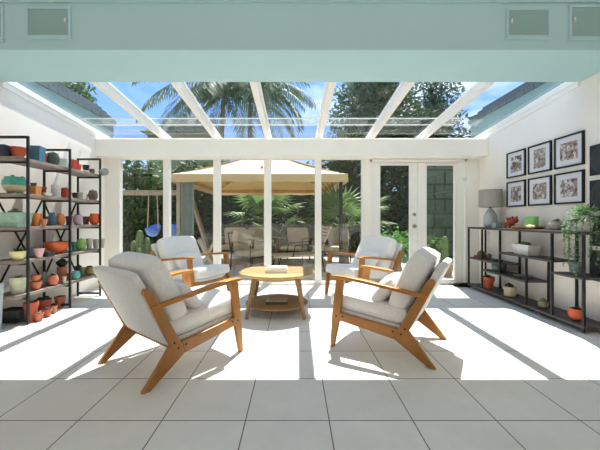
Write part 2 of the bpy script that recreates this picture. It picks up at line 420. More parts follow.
for k, y in enumerate((4.68, 4.92)):
    struct(MB().box(XL + .05, 2.45, y - .008, y + .008, zg(y) + .01, zg(y) + .024).build(f'trim_{13+k}', M['frame_white']))
# access panels on the teal bulkhead
for k, (x0, x1, z0, z1, side, lb) in enumerate(((-2.325, -1.975, 2.70, 2.93, 1, 'teal access hatch on bulkhead, second from the left'),
        (-2.94, -2.56, 2.68, 2.95, 1, 'teal access hatch cut by the left edge of the picture'),
        (1.86, 2.205, 2.70, 2.92, -1, 'teal access hatch on bulkhead above the framed photos'),
        (2.41, 2.78, 2.69, 2.945, -1, 'teal access hatch cut by the right edge of the picture'))):
    t = thing('access_hatch', lb, 'hatch', ((x0 + x1) / 2, Y1, z0), 0, 'access hatches on the teal bulkhead')
    w_, h_ = (x1 - x0) / 2, z1 - z0
    f_ = MB()
    f_.box(-w_ - .02, -w_, -.015, 0, -.02, h_ + .02).box(w_, w_ + .02, -.015, 0, -.02, h_ + .02).box(-w_, w_, -.015, 0, h_, h_ + .02).box(-w_, w_, -.015, 0, -.02, 0).box(-w_ - .03, w_ + .03, -.028, 0, -.032, -.02)
    f_.build('frame', M['teal'], t)
    MB().box(-w_, w_, -.006, 0, 0, h_).build('panel', M['teal_panel'], t)
    xx = side * (w_ - .03)
    MB().box(xx - .005, xx + .005, -.014, -.006, h_ * .5, h_ * .66).build('latch', M['frame_white'], t)
# wings of the house either side of the glass roof
for nm, sg, x in (('left', -1, XL - .06), ('right', 1, XR + .06)):
    xa, xb = sorted((x, x + sg * .12))
    struct(MB().box(xa, xb, Y2 - .65, 5.66, rz(5.6), 2.81).build('wall_wing_' + nm, M['wingteal']))
    rf = MB(); e0 = x - sg * .02
    for k in range(4):                        # stepped shingle courses at the eave
        xi = e0 + sg * .07 * k; zi = 2.80 + .07 * k
        rf.box(*sorted((xi, xi + sg * .3)), Y2 - .65, 5.72 - .03 * k, zi, zi + .06)
    rf.add([(e0 + sg * .25, Y2 - .65, 3.05), (e0 + sg * .25, 5.64, 3.05), (e0 + sg * 4, 5.64, 4.2), (e0 + sg * 4, Y2 - .65, 4.2)], [(0, 1, 2, 3)])
    rf.add([(e0 + sg * .2, 5.64, 2.83), (e0 + sg * 4, 5.64, 4.1), (e0 + sg * 4, 5.64, 4.2), (e0 + sg * .25, 5.64, 3.05)], [(0, 1, 2, 3)])
    struct(rf.build('roof_wing_' + nm, M['shingle']))
# wall sensor
tag(MB().tube([(2.83, YB + .001, 1.765), (2.83, YB - .018, 1.765)], .034, 18).build('wall_sensor', M['mat_board'], smooth=True), 'small round pale sensor disc on white wall right of the french doors', 'sensor')

# ------------------------------------------------------------------ armchairs
def armchair(label, x, y, rzdeg):
    t = thing('armchair', label, 'armchair', (x, y, 0), math.radians(rzdeg), 'four matching armchairs around the coffee table')
    lean = math.atan2(.265, .525)
    Mb = Matrix.Rotation(lean, 3, 'X')                # local: x, thickness = y, up = z -> leaned back
    for s in (-1, 1):
        a, b = sorted((s * .318, s * .353))
        MB().prism([(.383, 0), (.42, 0), (.40, .28), (.362, .592), (.29, .592), (.325, .28)], a, b).build('front_leg', M['teak'], t, bevel=.006)
        MB().prism([(-.13, .165), (-.15, .25), (-.235, .25), (-.43, 0), (-.378, 0)], a, b).build('rear_leg', M['teak'], t, bevel=.006)
        MB().prism([(.338, .235), (.338, .305), (-.15, .25), (-.13, .165)], a, b).build('side_rail', M['teak'], t, bevel=.005)
        rail = C.objects[-1]
        MB().prism([(-.15, .235), (-.232, .235), (-.425, .625), (-.415, .655), (-.385, .66), (-.36, .63)], a, b).build('back_post', M['teak'], t, bevel=.006)
        top = [(.40, .612), (.36, .618), (.26, .617), (.1, .60), (-.1, .572), (-.27, .548), (-.37, .535)]
        bot = [(p[0], p[1] - .028) for p in top]; bot[0] = (.395, .594)
        xs = [(s * .336, .028), (s * .337, .036), (s * .338, .038), (s * .338, .032), (s * .337, .026), (s * .336, .022), (s * .336, .02)]
        MB().strip(top, bot, xs).build('armrest', M['teak_arm'], t, bevel=.006)
        for (by, bz) in ((.36, .27), (.30, .275), (-.12, .225), (-.18, .215), (-.21, .26)):
            MB().tube([(s * .352, by, bz), (s * .3555, by, bz)], .0075, 10).build('bolt', M['bolt'], rail)
    MB().box(-.318, .318, .345, .37, .235, .295).build('front_rail', M['teak'], t, bevel=.004)
    MB().box(-.318, .318, -.175, -.15, .175, .235).build('rear_rail', M['teak'], t, bevel=.004)
    tilt = Matrix.Rotation(math.radians(6.4), 3, 'X')
    MB().cushion((.63, .56, .055), .75, M=tilt, c=(0, .10, .275), k=8).build('seat_base', M['fabric'], t, smooth='all')
    MB().cushion((.625, .68, .15), .72, M=tilt, c=(0, .115, .368), k=4, cor=.10, wob=.03).build('seat_cushion', M['fabric2'], t, smooth='all')
    pm = Mb @ Matrix.Rotation(PI / 2, 3, 'X')
    MB().cushion((.632, .585, .06), .8, M=pm, c=(0, -.33, .495), k=8, cor=.06).build('back_panel', M['fabric'], t, smooth='all')
    MB().cushion((.62, .52, .20), .55, M=pm, c=(0, -.222, .60), k=3.2, cor=.14, wob=.04).build('back_cushion', M['fabric2'], t, smooth='all')
    return t
def pillow(label, x, y, rzdeg, px, py=.0):
    t = MB(); lean = Matrix.Rotation(math.radians(38), 3, 'X') @ Matrix.Rotation(PI / 2, 3, 'X')
    t.cushion((.43, .29, .15), .08, M=lean, k=2.4, cor=.1)
    o = t.build('lumbar_pillow', M['fabric2'], smooth='all')
    a = math.radians(rzdeg); v = Matrix.Rotation(a, 3, 'Z') @ Vector((px, py, .505))
    o.location = (x + v.x, y + v.y, v.z); o.rotation_euler = (0, 0, a)
    return tag(o, label, 'pillow', 'lumbar pillows on the armchairs')
CH = [('teak armchair with pale grey cushions, front left, seen from behind', -.966, 2.538, -37.9, 'small white lumbar pillow on the front left armchair', .06),
      ('teak armchair with pale cushions, front right, seen from its side', .844, 2.834, 58.3, 'small white lumbar pillow on the front right armchair', -.08),
      ('teak armchair with pale cushions behind the front left armchair, facing the table', -1.454, 4.476, -119.4, 'small white lumbar pillow on the back left armchair by the windows', .04),
      ('teak armchair with pale cushions at the back right, before the french door', .968, 4.53, 121.2, 'small pale lumbar pillow on the back right armchair near the door', -.04)]
for lb, x, y, a, plb, px in CH:
    armchair(lb, x, y, a); pillow(plb, x, y, a, px, -.005)

# ------------------------------------------------------------------ coffee table
tx, ty = -.215, 3.8
t = thing('coffee_table', 'round two tier wooden coffee table between the four armchairs', 'table', (tx, ty, 0))
MB().lathe([(.43, .452), (.445, .458), (.452, .468), (.452, .474), (.445, .482), (.0001, .482)], 48).build('tabletop', M['oak'], t, smooth=True)
MB().lathe([(.355, .098), (.37, .104), (.37, .116), (.362, .122), (.0001, .122)], 48).build('lower_shelf', M['oak_dark'], t, smooth=True, label='darker round lower shelf')
MB().lathe([(.31, .41), (.33, .41), (.33, .452), (.31, .452)], 40).build('apron', M['oak'], t, smooth=True)
for k in range(4):
    a = PI / 4 + k * PI / 2; d = Vector((math.cos(a), math.sin(a), 0))
    b_ = MB().beam(d * .45 + Vector((0, 0, 0)), d * .335 + Vector((0, 0, .452)), .032, .028, up=d, w2=.055, h2=.04)
    b_.build('leg', M['oak_dark'], t, bevel=.005)
def book(label, x, y, z, w_, d_, h_, rot, col, pcol=None):
    t = thing('book', label, 'book', (x, y, z + .0008), math.radians(rot), 'books on the coffee table')
    c = cm(col, .5, .05, 10, 0)
    q = min(.004, h_ * .12)
    MB().box(-w_ / 2, w_ / 2, -d_ / 2, d_ / 2, 0, q).box(-w_ / 2, w_ / 2, -d_ / 2, d_ / 2, h_ - q, h_).box(-w_ / 2, w_ / 2, -d_ / 2, -d_ / 2 + q, q, h_ - q).build('cover', c, t)
    MB().box(-w_ / 2 + .005, w_ / 2 - .005, -d_ / 2 + q, d_ / 2 - .005, q, h_ - q).build('pages', M['paper'], t)
book('thick white book lying on the round tabletop', -.215, 3.72, .482, .25, .20, .045, 2, 'e9e8e2')
book('thin pale green book lying on the thick white book', -.21, 3.73, .527, .235, .19, .014, -1, 'd3d6c6')
book('dark covered book at bottom of the stack on the lower shelf', -.215, 3.72, .122, .25, .19, .028, 3, '5b4a40')
book('grey book in the middle of the stack on the lower shelf', -.21, 3.725, .150, .24, .18, .022, -2, '9d9a94')
book('brown and cream book on top of the stack on the lower shelf', -.205, 3.72, .172, .20, .16, .02, 8, '8f7a66')

# ------------------------------------------------------------------ pots
def prof(style, r, h):
    q = max(.004, r * .09)
    if style == 'taper':
        o = [(r * .68, 0), (r * .9, h * .78), (r * .9, h * .79), (r, h * .8), (r, h)]; i = [(r - q, h), (r * .85, h * .8), (r * .8, h * .75)]
    elif style == 'cyl':
        o = [(r * .88, 0), (r * .96, h * .08), (r, h * .95), (r * .98, h)]; i = [(r - q, h), (r * .9, h * .85)]
    elif style == 'bowl':
        o = [(r * .42, 0), (r * .5, h * .06), (r * .78, h * .35), (r * .95, h * .75), (r, h)]; i = [(r - q, h), (r * .88, h * .78)]
    elif style == 'round':
        o = [(r * .5, 0), (r * .8, h * .14), (r, h * .45), (r * .96, h * .72), (r * .78, h * .92), (r * .8, h)]; i = [(r * .7, h), (r * .7, h * .85)]
    elif style == 'jar':
        o = [(r * .8, 0), (r, h * .1), (r, h * .62), (r * .7, h * .78), (r * .62, h * .84), (r * .72, h)]; i = [(r * .6, h), (r * .55, h * .85)]
    elif style == 'rim':
        o = [(r * .62, 0), (r * .86, h * .66), (r, h * .68), (r, h)]; i = [(r * .88, h), (r * .82, h * .8)]
    return o, i
def square_prof(mb, r, h, sy=1, tap=.85):
    q = r * .12
    for (a, z) in ():
        pass
    def ring(k, z): return [(-r * k, -r * k * sy, z), (r * k, -r * k * sy, z), (r * k, r * k * sy, z), (-r * k, r * k * sy, z)]
    vs = ring(tap, 0) + ring(1, h) + ring(1 - .12, h) + ring(.86, h * .8)
    fs = [(3, 2, 1, 0), (12, 13, 14, 15)]
    for l in range(3):
        for k in range(4): fs.append((l * 4 + k, l * 4 + (k + 1) % 4, l * 4 + 4 + (k + 1) % 4, l * 4 + 4 + k))
    mb.add(vs, fs)
POTS = []
def plant(kind, t, r, z, seed):
    rr = random.Random(seed)
    if kind == 'ball':
        MB().ball((0, 0, z + r * .55), r * .8, sz=.95, seg=30, rib=.07, nr=10).build('cactus', M['cactus'], t, smooth=True)
    elif kind in ('cluster', 'dark', 'grey'):
        mt = {'cluster': 'cactus', 'dark': 'cactus_dark', 'grey': 'cactus_grey'}[kind]
        m_ = MB()
        for k in range(5):
            a = k * 2 * PI / 5 + rr.uniform(-.3, .3); q = r * .45 if k < 4 else 0
            s_ = r * rr.uniform(.38, .52); m_.ball((q * math.cos(a), q * math.sin(a), z + s_ * .7), s_, sz=rr.uniform(.9, 1.5), seg=20, rib=.08, nr=8)
        m_.build('cactus', M[mt], t, smooth=True)
    elif kind == 'column':
        m_ = MB()
        for k in range(3):
            a = k * 2.1 + rr.random(); q = r * .4; hh = r * rr.uniform(1.4, 2.4)
            m_.lathe([(r * .2, 0), (r * .24, hh * .5), (r * .2, hh * .88), (r * .08, hh)], 16, (q * math.cos(a), q * math.sin(a), z), rib=.12, nr=8)
        m_.build('cactus', M['cactus_dark'], t, smooth=True)
    elif kind in ('leafy', 'leafy_dark', 'rosette'):
        m_ = MB(); n_ = 26
        for k in range(n_):
            a = k * 2.4; el = .25 + 1.1 * (k / n_); L_ = r * rr.uniform(.8, 1.2)
            d = Vector((math.cos(a) * math.cos(el), math.sin(a) * math.cos(el), math.sin(el)))
            m_.leaf((d.x * r * .1, d.y * r * .1, z), d, (0, 0, 1), L_, L_ * .38)
        m_.build('leaves', M['leaf'] if kind == 'leafy' else M['leaf_dark'] if kind == 'leafy_dark' else M['leaf_blue'], t)
def pot(label, x, y, z, r, h, style, col, plant_kind=None, group=None, cat='plant pot', rz_=0, sy=1, rib=0, nr=0, extra=None, rough=.55, band=None):
    z += .0012
    name = 'potted_cactus' if plant_kind in ('ball', 'cluster', 'dark', 'grey', 'column') else 'potted_plant' if plant_kind else 'plant_pot'
    mb = MB()
    if style == 'square': square_prof(mb, r, h, sy); zs = h * .8; ri = r * .8
    else:
        o, i = prof(style, r, h); mb.lathe(o + i, 24 if nr < 8 else nr * 4, sy=sy, rib=rib, nr=nr); zs = i[-1][1]; ri = i[-1][0]
    if band:                                             # lower glaze band
        for k, f in enumerate(mb.f):
            if sum(mb.v[q].z for q in f) / len(f) < h * .34: mb.m[k] = 1
    ms = [cm(col, rough)] + ([cm(band, rough)] if band else [])
    if plant_kind is None and not extra:
        o = mb.build(name, ms, smooth=True); o.location = (x, y, z); o.rotation_euler = (0, 0, rz_)
        return tag(o, label, cat, group)
    t = thing(name, label, 'potted cactus' if 'cactus' in name else 'potted plant' if plant_kind else cat, (x, y, z), rz_, group)
    mb.build('pot', ms, t, smooth=True)
    if plant_kind:
        MB().lathe([(ri * .98, zs - .004), (ri * .98, zs), (.0001, zs + .002)], 20, sy=sy).build('soil', M['soil'], t)
        plant(plant_kind, t, ri * .95 * min(1, sy), zs, int(abs(x * 991 + y * 7717 + z * 31)))
    if extra == 'ears':
        for s in (-1, 1):
            MB().ball((r * .25, s * r * .55, h * .98), r * .2, seg=12).build('ear', ms[0], t, smooth=True)
        for ax, ay in ((.35, .35), (.35, -.35), (-.35, .35), (-.35, -.35)):
            MB().lathe([(r * .12, -.012), (r * .16, .02)], 10, (r * ax, r * ay, 0)).build('foot', ms[0], t, smooth=True)
        t.location.z += .012
    if extra == 'lid':
        MB().lathe([(r * .78, h), (r * .7, h + r * .12), (r * .2, h + r * .22), (r * .14, h + r * .25), (r * .16, h + r * .4), (.0001, h + r * .44)], 20).build('lid', ms[0], t, smooth=True)
    if extra == 'handle':
        MB().tube([(r * .9, 0, h * .8), (r * 1.35, 0, h * .7), (r * 1.35, 0, h * .35), (r * .9, 0, h * .2)], r * .1, 8).build('handle', ms[0], t, smooth=True)
    return t
def at(u, X): return X * F / (u - PU)

# ------------------------------------------------------------------ left shelving unit
SX0, SX1, SY = -2.782, -3.10, (3.312, 3.93, 4.54)
LV = [.32, .675, 1.02, 1.365, 1.735]        # top surfaces
t = thing('shelving_unit', 'tall dark metal and wood shelving unit along the left wall', 'shelving unit', ((SX0 + SX1) / 2, 3.93, 0))
ox, oy = -(SX0 + SX1) / 2, -3.93
for y in SY:
    for x in (SX0, SX1):
        MB().box(x - .011 + ox, x + .011 + ox, y - .011 + oy, y + .012 + oy, 0, 1.965).build('post', M['post'], t, bevel=.003)
    MB().box(SX1 + .014 + ox, SX0 - .014 + ox, y - .012 + oy, y + .012 + oy, 1.94, 1.965).build('top_bar', M['post'], t)
    MB().box(SX1 + .014 + ox, SX0 - .014 + ox, y - .012 + oy, y + .012 + oy, .03, .055).build('foot_bar', M['post'], t)
    for z in LV:
        MB().box(SX1 + .014 + ox, SX0 - .014 + ox, y - .01 + oy, y + .01 + oy, z - .055, z - .0355).build('shelf_support', M['post'], t)
for z in LV:
    MB().box(SX1 + .015 + ox, SX0 - .015 + ox, SY[0] - .11 + oy, SY[2] + .055 + oy, z - .035, z).build('shelf', M['shelfwood'], t, bevel=.003)
for a, b in ((0, 1), (1, 2)):
    for zz in ((.33, 1.34), (1.34, .33)):
        MB().beam((SX1 - .02 + ox, SY[a] + oy, zz[0]), (SX1 - .02 + ox, SY[b] + oy, zz[1]), .006, .022, up=(1, 0, 0)).build('cross_brace', M['black'], t)
G1 = ['pots on the top shelf', 'pots on the second shelf', 'pots on the middle shelf', 'pots on the fourth shelf', 'pots on the lowest shelf', 'pots on the floor under the shelves']
def sp(level, label, u, wpx, hpx, style, col, plant_kind=None, X=-2.93, **k):
    z = LV[5 - level - 1] if level < 5 else 0      # level 0 = top shelf
    y = at(u, X); r = wpx / 2 * y / F * .94; h = hpx * y / F
    k.setdefault('group', G1[level])
    o = pot(label, X, y, z, r, h, style, col, plant_kind, **k)
    return o
# top shelf
sp(0, 'dark navy square pot at the near end of the top shelf', 3, 12, 12, 'square', '2f3b4c', X=-3.02, rz_=.1)
sp(0, 'orange-red round bowl on top shelf beside the navy pot', 18.5, 14.5, 11.5, 'bowl', 'c4603e', X=-2.93)
sp(0, 'blue square pot on the top shelf', 36.5, 12, 15, 'square', '40708c', X=-2.87, rz_=.2)
sp(0, 'small orange and brown pot just behind the blue square pot', 44.5, 5.5, 11, 'taper', 'b65a35', 'dark', X=-2.92)
sp(0, 'dark grey-green round pot on the top shelf before the middle post', 53, 12, 12, 'round', '4a5654', 'dark', X=-2.88)
sp(0, 'pale frosted bowl on the top shelf near the middle post', 63, 9.5, 9, 'cyl', 'ccd5d3', X=-2.9)
sp(0, 'bright red square pot on the top shelf by the middle post', 72.5, 7, 10, 'square', 'b34038', X=-2.88)
sp(0, 'small orange-red bowl on the top shelf right of the red pot', 79, 5, 6.5, 'bowl', 'd2603c', X=-2.86)
sp(0, 'low black bowl on the top shelf near the far end', 86, 6.5, 8, 'bowl', '26282a', X=-2.9, band='d8d6d0')
sp(0, 'small brown saucer pot last on the top shelf', 92, 5, 5, 'cyl', '6d5c50', X=-2.87)
# second shelf
sp(1, 'large round teal and cream planter with two ears and feet', 15, 22, 15.5, 'round', '56a896', X=-2.96, band='cfc39a', extra='ears', rough=.35)
sp(1, 'terracotta-orange square pot behind the near post, second shelf', 35, 8.5, 8.5, 'square', 'd08a48', X=-2.86)
sp(1, 'blue and grey cup behind the orange square pot on second shelf', 33.5, 8, 13, 'jar', '5b6478', X=-3.02)
sp(1, 'dark red pot holding a black cactus on the second shelf', 43, 6.5, 9, 'taper', '8b3b2c', 'dark', X=-2.92)
sp(1, 'low white saucer on the second shelf', 47.5, 9, 2.5, 'bowl', 'd4d2cc', X=-2.80)
sp(1, 'white cylindrical pot on the second shelf', 56, 9, 12, 'cyl', 'd8dad6', X=-2.9, rough=.3)
sp(1, 'red low pot on the second shelf beside the middle post', 65, 9.5, 9, 'rim', 'c24f34', 'grey', X=-2.9)
sp(1, 'black small pot with dark cactus just past the middle post', 75, 6, 6, 'taper', '34363a', 'dark', X=-2.92)
sp(1, 'small white square pot near the far end of the second shelf', 82, 6.5, 6.5, 'square', 'd7d2c4', X=-2.86)
sp(1, 'grey cactus in small dark pot behind the white square pot', 84.5, 7, 6, 'taper', '4b4a46', 'grey', X=-3.03)
sp(1, 'brown ribbed round pot at the far end of the second shelf', 93, 8.5, 9.5, 'round', '7a6a5c', X=-2.88, rib=.06, nr=12, extra='lid')
# middle shelf
sp(2, 'large pale green patterned planter with cacti at the near end', 15, 23, 14, 'square', '9cc0ac', 'grey', X=-2.93, sy=.85, band='86ae9a')
sp(2, 'grey round cactus in grey pot behind the near post', 30.5, 7.5, 9, 'cyl', '7b8084', 'grey', X=-3.03)
sp(2, 'orange and yellow tapered pot on the middle shelf', 36, 10, 12.5, 'taper', 'e08a40', 'grey', X=-2.88, band='d9652f')
sp(2, 'small salmon pot in front on the middle shelf', 44, 6.5, 7, 'bowl', 'cf7f62', X=-2.81)
sp(2, 'dark pot with dark leaves on the middle shelf', 46.5, 7, 9, 'taper', '3c4244', 'leafy_dark', X=-3.0)
sp(2, 'slate blue tall pot on the middle shelf', 52, 8, 13, 'jar', '56788a', 'leafy_dark', X=-2.92)
sp(2, 'light orange round pot on the middle shelf', 60.5, 8.5, 11, 'round', 'df8a54', 'cluster', X=-2.89)
sp(2, 'dark plum pot beside the middle post on the middle shelf', 69, 6.5, 9, 'taper', '6e3238', 'dark', X=-2.9)
sp(2, 'lilac and white round pot on the middle shelf', 78, 9, 10, 'round', 'c3aab8', 'grey', X=-2.87)
sp(2, 'low brown pot with grey-green rosette on the middle shelf', 86, 7, 8, 'taper', '8b5f4a', 'rosette', X=-3.0)
sp(2, 'bright orange round pot at the far end of the middle shelf', 94.5, 10, 11, 'round', 'dd5f2c', X=-2.86)
# fourth shelf
sp(3, 'pale yellow bowl planter on the fourth shelf near end', 18.5, 15.5, 9, 'bowl', 'ddd79c', 'leafy_dark', X=-2.86)
sp(3, 'small blue-grey cup just behind the near post, fourth shelf', 32, 6.5, 9, 'cyl', '8c95a4', X=-2.98)
sp(3, 'pink bowl pot on the fourth shelf', 39, 9.5, 9, 'bowl', 'e2b4b0', X=-2.82)
sp(3, 'small black square pot with cactus before the big orange bowl', 47.5, 6, 5, 'square', '2f3234', 'dark', X=-2.80)
sp(3, 'small charcoal pot nearest the big orange bowl on fourth shelf', 52.2, 5, 5, 'cyl', '3a3c3e', X=-2.80)
sp(3, 'very wide bright orange bowl on the fourth shelf', 57, 29, 11.5, 'bowl', 'dc6a34', X=-2.94, rough=.35, rz_=PI / 2, sy=.7)
sp(3, 'teal tapered pot just right of the middle post, fourth shelf', 74, 5, 9, 'taper', '3f8f7c', X=-2.94)
sp(3, 'lime green lidded pot on the fourth shelf', 81, 9.5, 10.5, 'round', '86b45a', X=-2.89, extra='lid')
sp(3, 'pale grey tall pot right of the lime green pot', 89.3, 6.5, 10.5, 'taper', 'bdb8ac', 'grey', X=-2.9)
sp(3, 'pale stone pot second from the far end of fourth shelf', 96, 6.5, 9, 'taper', 'b4afa2', X=-2.89)
sp(3, 'pale stone pot last at the far end of fourth shelf', 102, 5.5, 9, 'taper', 'b7b3a8', X=-2.84)
# lowest shelf
sp(4, 'cream and sage ribbed pot with soil at the near end, lowest shelf', 18, 17, 16, 'taper', 'cfd2b4', 'rosette', X=-2.92)
sp(4, 'orange terracotta bowl at bottom of pair behind the near post', 36, 11, 8, 'bowl', 'cc7a58', X=-2.86)
sp(4, 'tall grey-green bottle vase on the lowest shelf', 44, 7, 13, 'jar', '8c9f8c', X=-2.96)
sp(4, 'salmon orange round pot on the lowest shelf', 53, 10.5, 10, 'round', 'd27e62', 'dark', X=-2.85)
sp(4, 'tall painted terracotta jar on the lowest shelf', 62, 9, 14, 'cyl', 'b07058', X=-2.95, band='d9c9b4')
sp(4, 'small cream pot in front of the painted terracotta jar', 64.2, 4.5, 6, 'taper', 'd8ccb0', X=-2.82)
sp(4, 'small red pot beside the middle post on the lowest shelf', 69.5, 5, 7, 'taper', 'b9533f', X=-2.87)
sp(4, 'turquoise round pot on the lowest shelf', 76, 8, 8, 'round', '6cc0b2', X=-2.84)
sp(4, 'dark pot with tall black cactus on the lowest shelf', 78, 7, 9, 'taper', '4c4a46', 'column', X=-3.02)
sp(4, 'grey-green small pot beside the turquoise pot', 82.3, 5.5, 8, 'cyl', '6f8278', X=-2.93)
sp(4, 'olive brown pot with black cactus at far end of lowest shelf', 89.5, 9, 8, 'round', '8c7a44', 'dark', X=-2.87)
def stacked(label, base_level, u, X, dz, wpx, hpx, style, col, pk=None, group=None):
    y = at(u, X); z = (LV[5 - base_level - 1] if base_level < 5 else 0) + dz
    pot(label, X, y, z, wpx / 2 * y / F * .94, hpx * y / F, style, col, pk, group=group)
yy = at(36, -2.86)
stacked('smaller orange bowl stacked on the orange terracotta bowl', 4, 36, -2.86, 8 * yy / F, 9.5, 6.5, 'bowl', 'c47452', None, G1[4])
yy = at(62, -2.95)
stacked('flat black dish plant resting on the painted terracotta jar', 4, 62, -2.95, 14 * yy / F, 11, 5, 'bowl', '26272a', 'dark', G1[4])
# clock / disc clipped to the far post
t = thing('clip_lamp', 'round grey clip lamp on the far post of the shelving unit', 'lamp', (-2.769, 4.54, 1.77))
MB().tube([(-.02, .0, 0), (.03, .0, 0)], .024, 12).build('clamp', M['black'], t, smooth=True)
MB().tube([(.03, .0, 0), (.075, -.03, 0)], .052, 20).build('lamp_head', cm('8f938f', .4), t, smooth=True)
# on the floor
sp(5, 'long dark speckled trough planter on the floor at the near post', 14, 22, 12, 'square', '4a4e4e', X=-3.03, sy=.8)
sp(5, 'tall terracotta pot on the floor directly behind the near post', 31, 13.5, 19, 'taper', 'b8573f', 'leafy_dark', X=-2.84)
sp(5, 'wide red-brown bowl with plants on the floor', 43, 16, 13, 'bowl', 'a5483c', 'dark', X=-2.97)
sp(5, 'small terracotta pot on the floor, nearest of the front three', 38.5, 9.5, 8, 'rim', 'c06a50', 'grey', X=-2.765)
sp(5, 'small terracotta pot on the floor, middle of the front three', 47.5, 8.5, 7.5, 'rim', 'bd6248', 'dark', X=-2.79)
sp(5, 'small tan terracotta pot on the floor, farthest of the front three', 54, 6.5, 7, 'taper', 'c98866', X=-2.82)
sp(5, 'brown terracotta pot on the floor beside the middle post', 60, 10.5, 11, 'taper', 'a85c3c', 'grey', X=-2.92)
# pale grey planter standing left of the shelves
o = pot('tall pale grey textured planter beyond the near end of shelf', -3.0, 3.10, 0, .085, .46, 'square', 'a9b2b8', None, rib=0); o['group'] = G1[5]

# ------------------------------------------------------------------ console on the right
CX0, CX1 = 2.765, 3.03
cy = 4.05
t = thing('console_shelf', 'long low black metal console shelf along the right wall', 'console shelf', ((CX0 + CX1) / 2, cy, 0))
ox, oy = -(CX0 + CX1) / 2, -cy
ZT = .975
def cpost(x, y, z0, z1, nm='post'):
    MB().box(x - .011 + ox, x + .011 + ox, y - .011 + oy, y + .011 + oy, z0, z1).build(nm, M['black'], t, bevel=.002)
for y in (5.06, 4.70, 3.42, 3.045):
    for x in (CX0, CX1): cpost(x, y, .0 if y in (5.06, 3.045) else .062, ZT - .03)
for x in (CX0, CX1):
    cpost(x, 4.29, .36, ZT - .03); cpost(x, 3.80, .062, .635)
def cshelf(y0, y1, z, th=.022, nm='shelf'):
    MB().box(CX0 - .012 + ox, CX1 + .012 + ox, y0 + oy, y1 + oy, z - th, z).build(nm, M['darkwood'], t, bevel=.002)
cshelf(3.03, 5.075, ZT, .028, 'top_board')
cshelf(3.03, 5.075, .075, .028, 'bottom_shelf')
cshelf(4.29, 5.06, .50); cshelf(3.42, 4.30, .655); cshelf(3.80, 4.70, .36); cshelf(3.045, 3.42, .535)
for x in (CX0, CX1):
    for y in (5.06, 3.045):
        MB().lathe([(.018, 0), (.018, .012)], 10, (x + ox, y + oy, -.0)).build('foot', M['chrome'], t)
def yc(u, X): return X * F / (u - PU)
GC = 'plants on the black console shelf'
# lamp
ly = yc(490.3, 2.9)
t = thing('table_lamp', 'grey table lamp with drum shade and pale ceramic bottle base', 'lamp', (2.9, ly, ZT))
MB().lathe([(.07, 0), (.086, .02), (.09, .10), (.082, .18), (.05, .245), (.03, .27), (.026, .285)], 28, rib=.015, nr=14).build('base', cm('b4b8ba', .5), t, smooth=True)
MB().lathe([(.012, .285), (.012, .34)], 12).build('stem', M['bolt'], t)
MB().lathe([(.155, .30), (.150, .56), (.147, .56), (.152, .30)], 36).build('lamp_shade', mat('grey_linen_shade', '9f9b92', .9, .08, 60, .3, 300), t, smooth=True)
X = 2.80
y = yc(497, X); pot('small grey-green square box beside the lamp base', X, y, ZT, .05, .075, 'square', '788c84', group='things on top of the console', cat='box')
# terracotta animal figure planter
X = 2.9; y = yc(509.5, X)
t = thing('animal_planter', 'red-brown clay animal planter between the lamp and wooden tray', 'planter', (X, y, ZT), .3, 'things on top of the console')
cl = cm('a04c34', .7)
MB().ball((0, 0, .075), .062, sx=1.2, sy=.9, sz=.85).build('body', cl, t, smooth=True)
MB().ball((.06, -.03, .105), .04).build('head', cl, t, smooth=True)
for s in (-1, 1): MB().ball((.055, -.03 + s * .028, .142), .016, sz=1.3).build('ear', cl, t, smooth=True)
for a, b in ((.04, .03), (.04, -.03), (-.04, .03), (-.04, -.03)): MB().lathe([(.02, 0), (.018, .045)], 10, (a, b, 0)).build('leg', cl, t, smooth=True)
MB().lathe([(.03, .125), (.034, .145), (.026, .145)], 16, (-.02, 0, 0)).build('opening', cl, t, smooth=True)
# tray with bowl
X = 2.905; y = yc(528, X)
o = MB().lathe([(.0001, 0), (.15, 0), (.205, .022), (.215, .036), (.205, .036), (.148, .012), (.0001, .012)], 40, sx=.65).build('tray', mat('tan_tray_wood', 'b98a58', .5, .15, 8), smooth=True)
o.location = (X, y, ZT); tag(o, 'wide shallow round wooden tray holding the green bowl', 'tray', 'things on top of the console')
yg = yc(531.5, 2.93)
pot('bright green ribbed bowl standing on the wooden tray', 2.93, yg, ZT + .012, .072, .145, 'cyl', '7cbf76', rib=.0, group='things on top of the console', cat='bowl', rough=.35, band='8cc98a')
o = MB().lathe([(.028, 0), (.045, .012), (.048, .03), (.03, .04), (.0001, .044)], 18, sy=1).build('shell_ornament', cm('e6d7b0', .5)); o.location = (2.82, yc(530.5, 2.82), ZT + .012)
tag(o, 'small cream shell ornament on the tray before the green bowl', 'ornament', 'things on top of the console')
pot('grey ribbed pot with a small grey cactus right of the tray', 2.89, yc(556, 2.89), ZT, .072, .098, 'round', 'aeaaa2', 'grey', group='things on top of the console', rib=.04, nr=14)
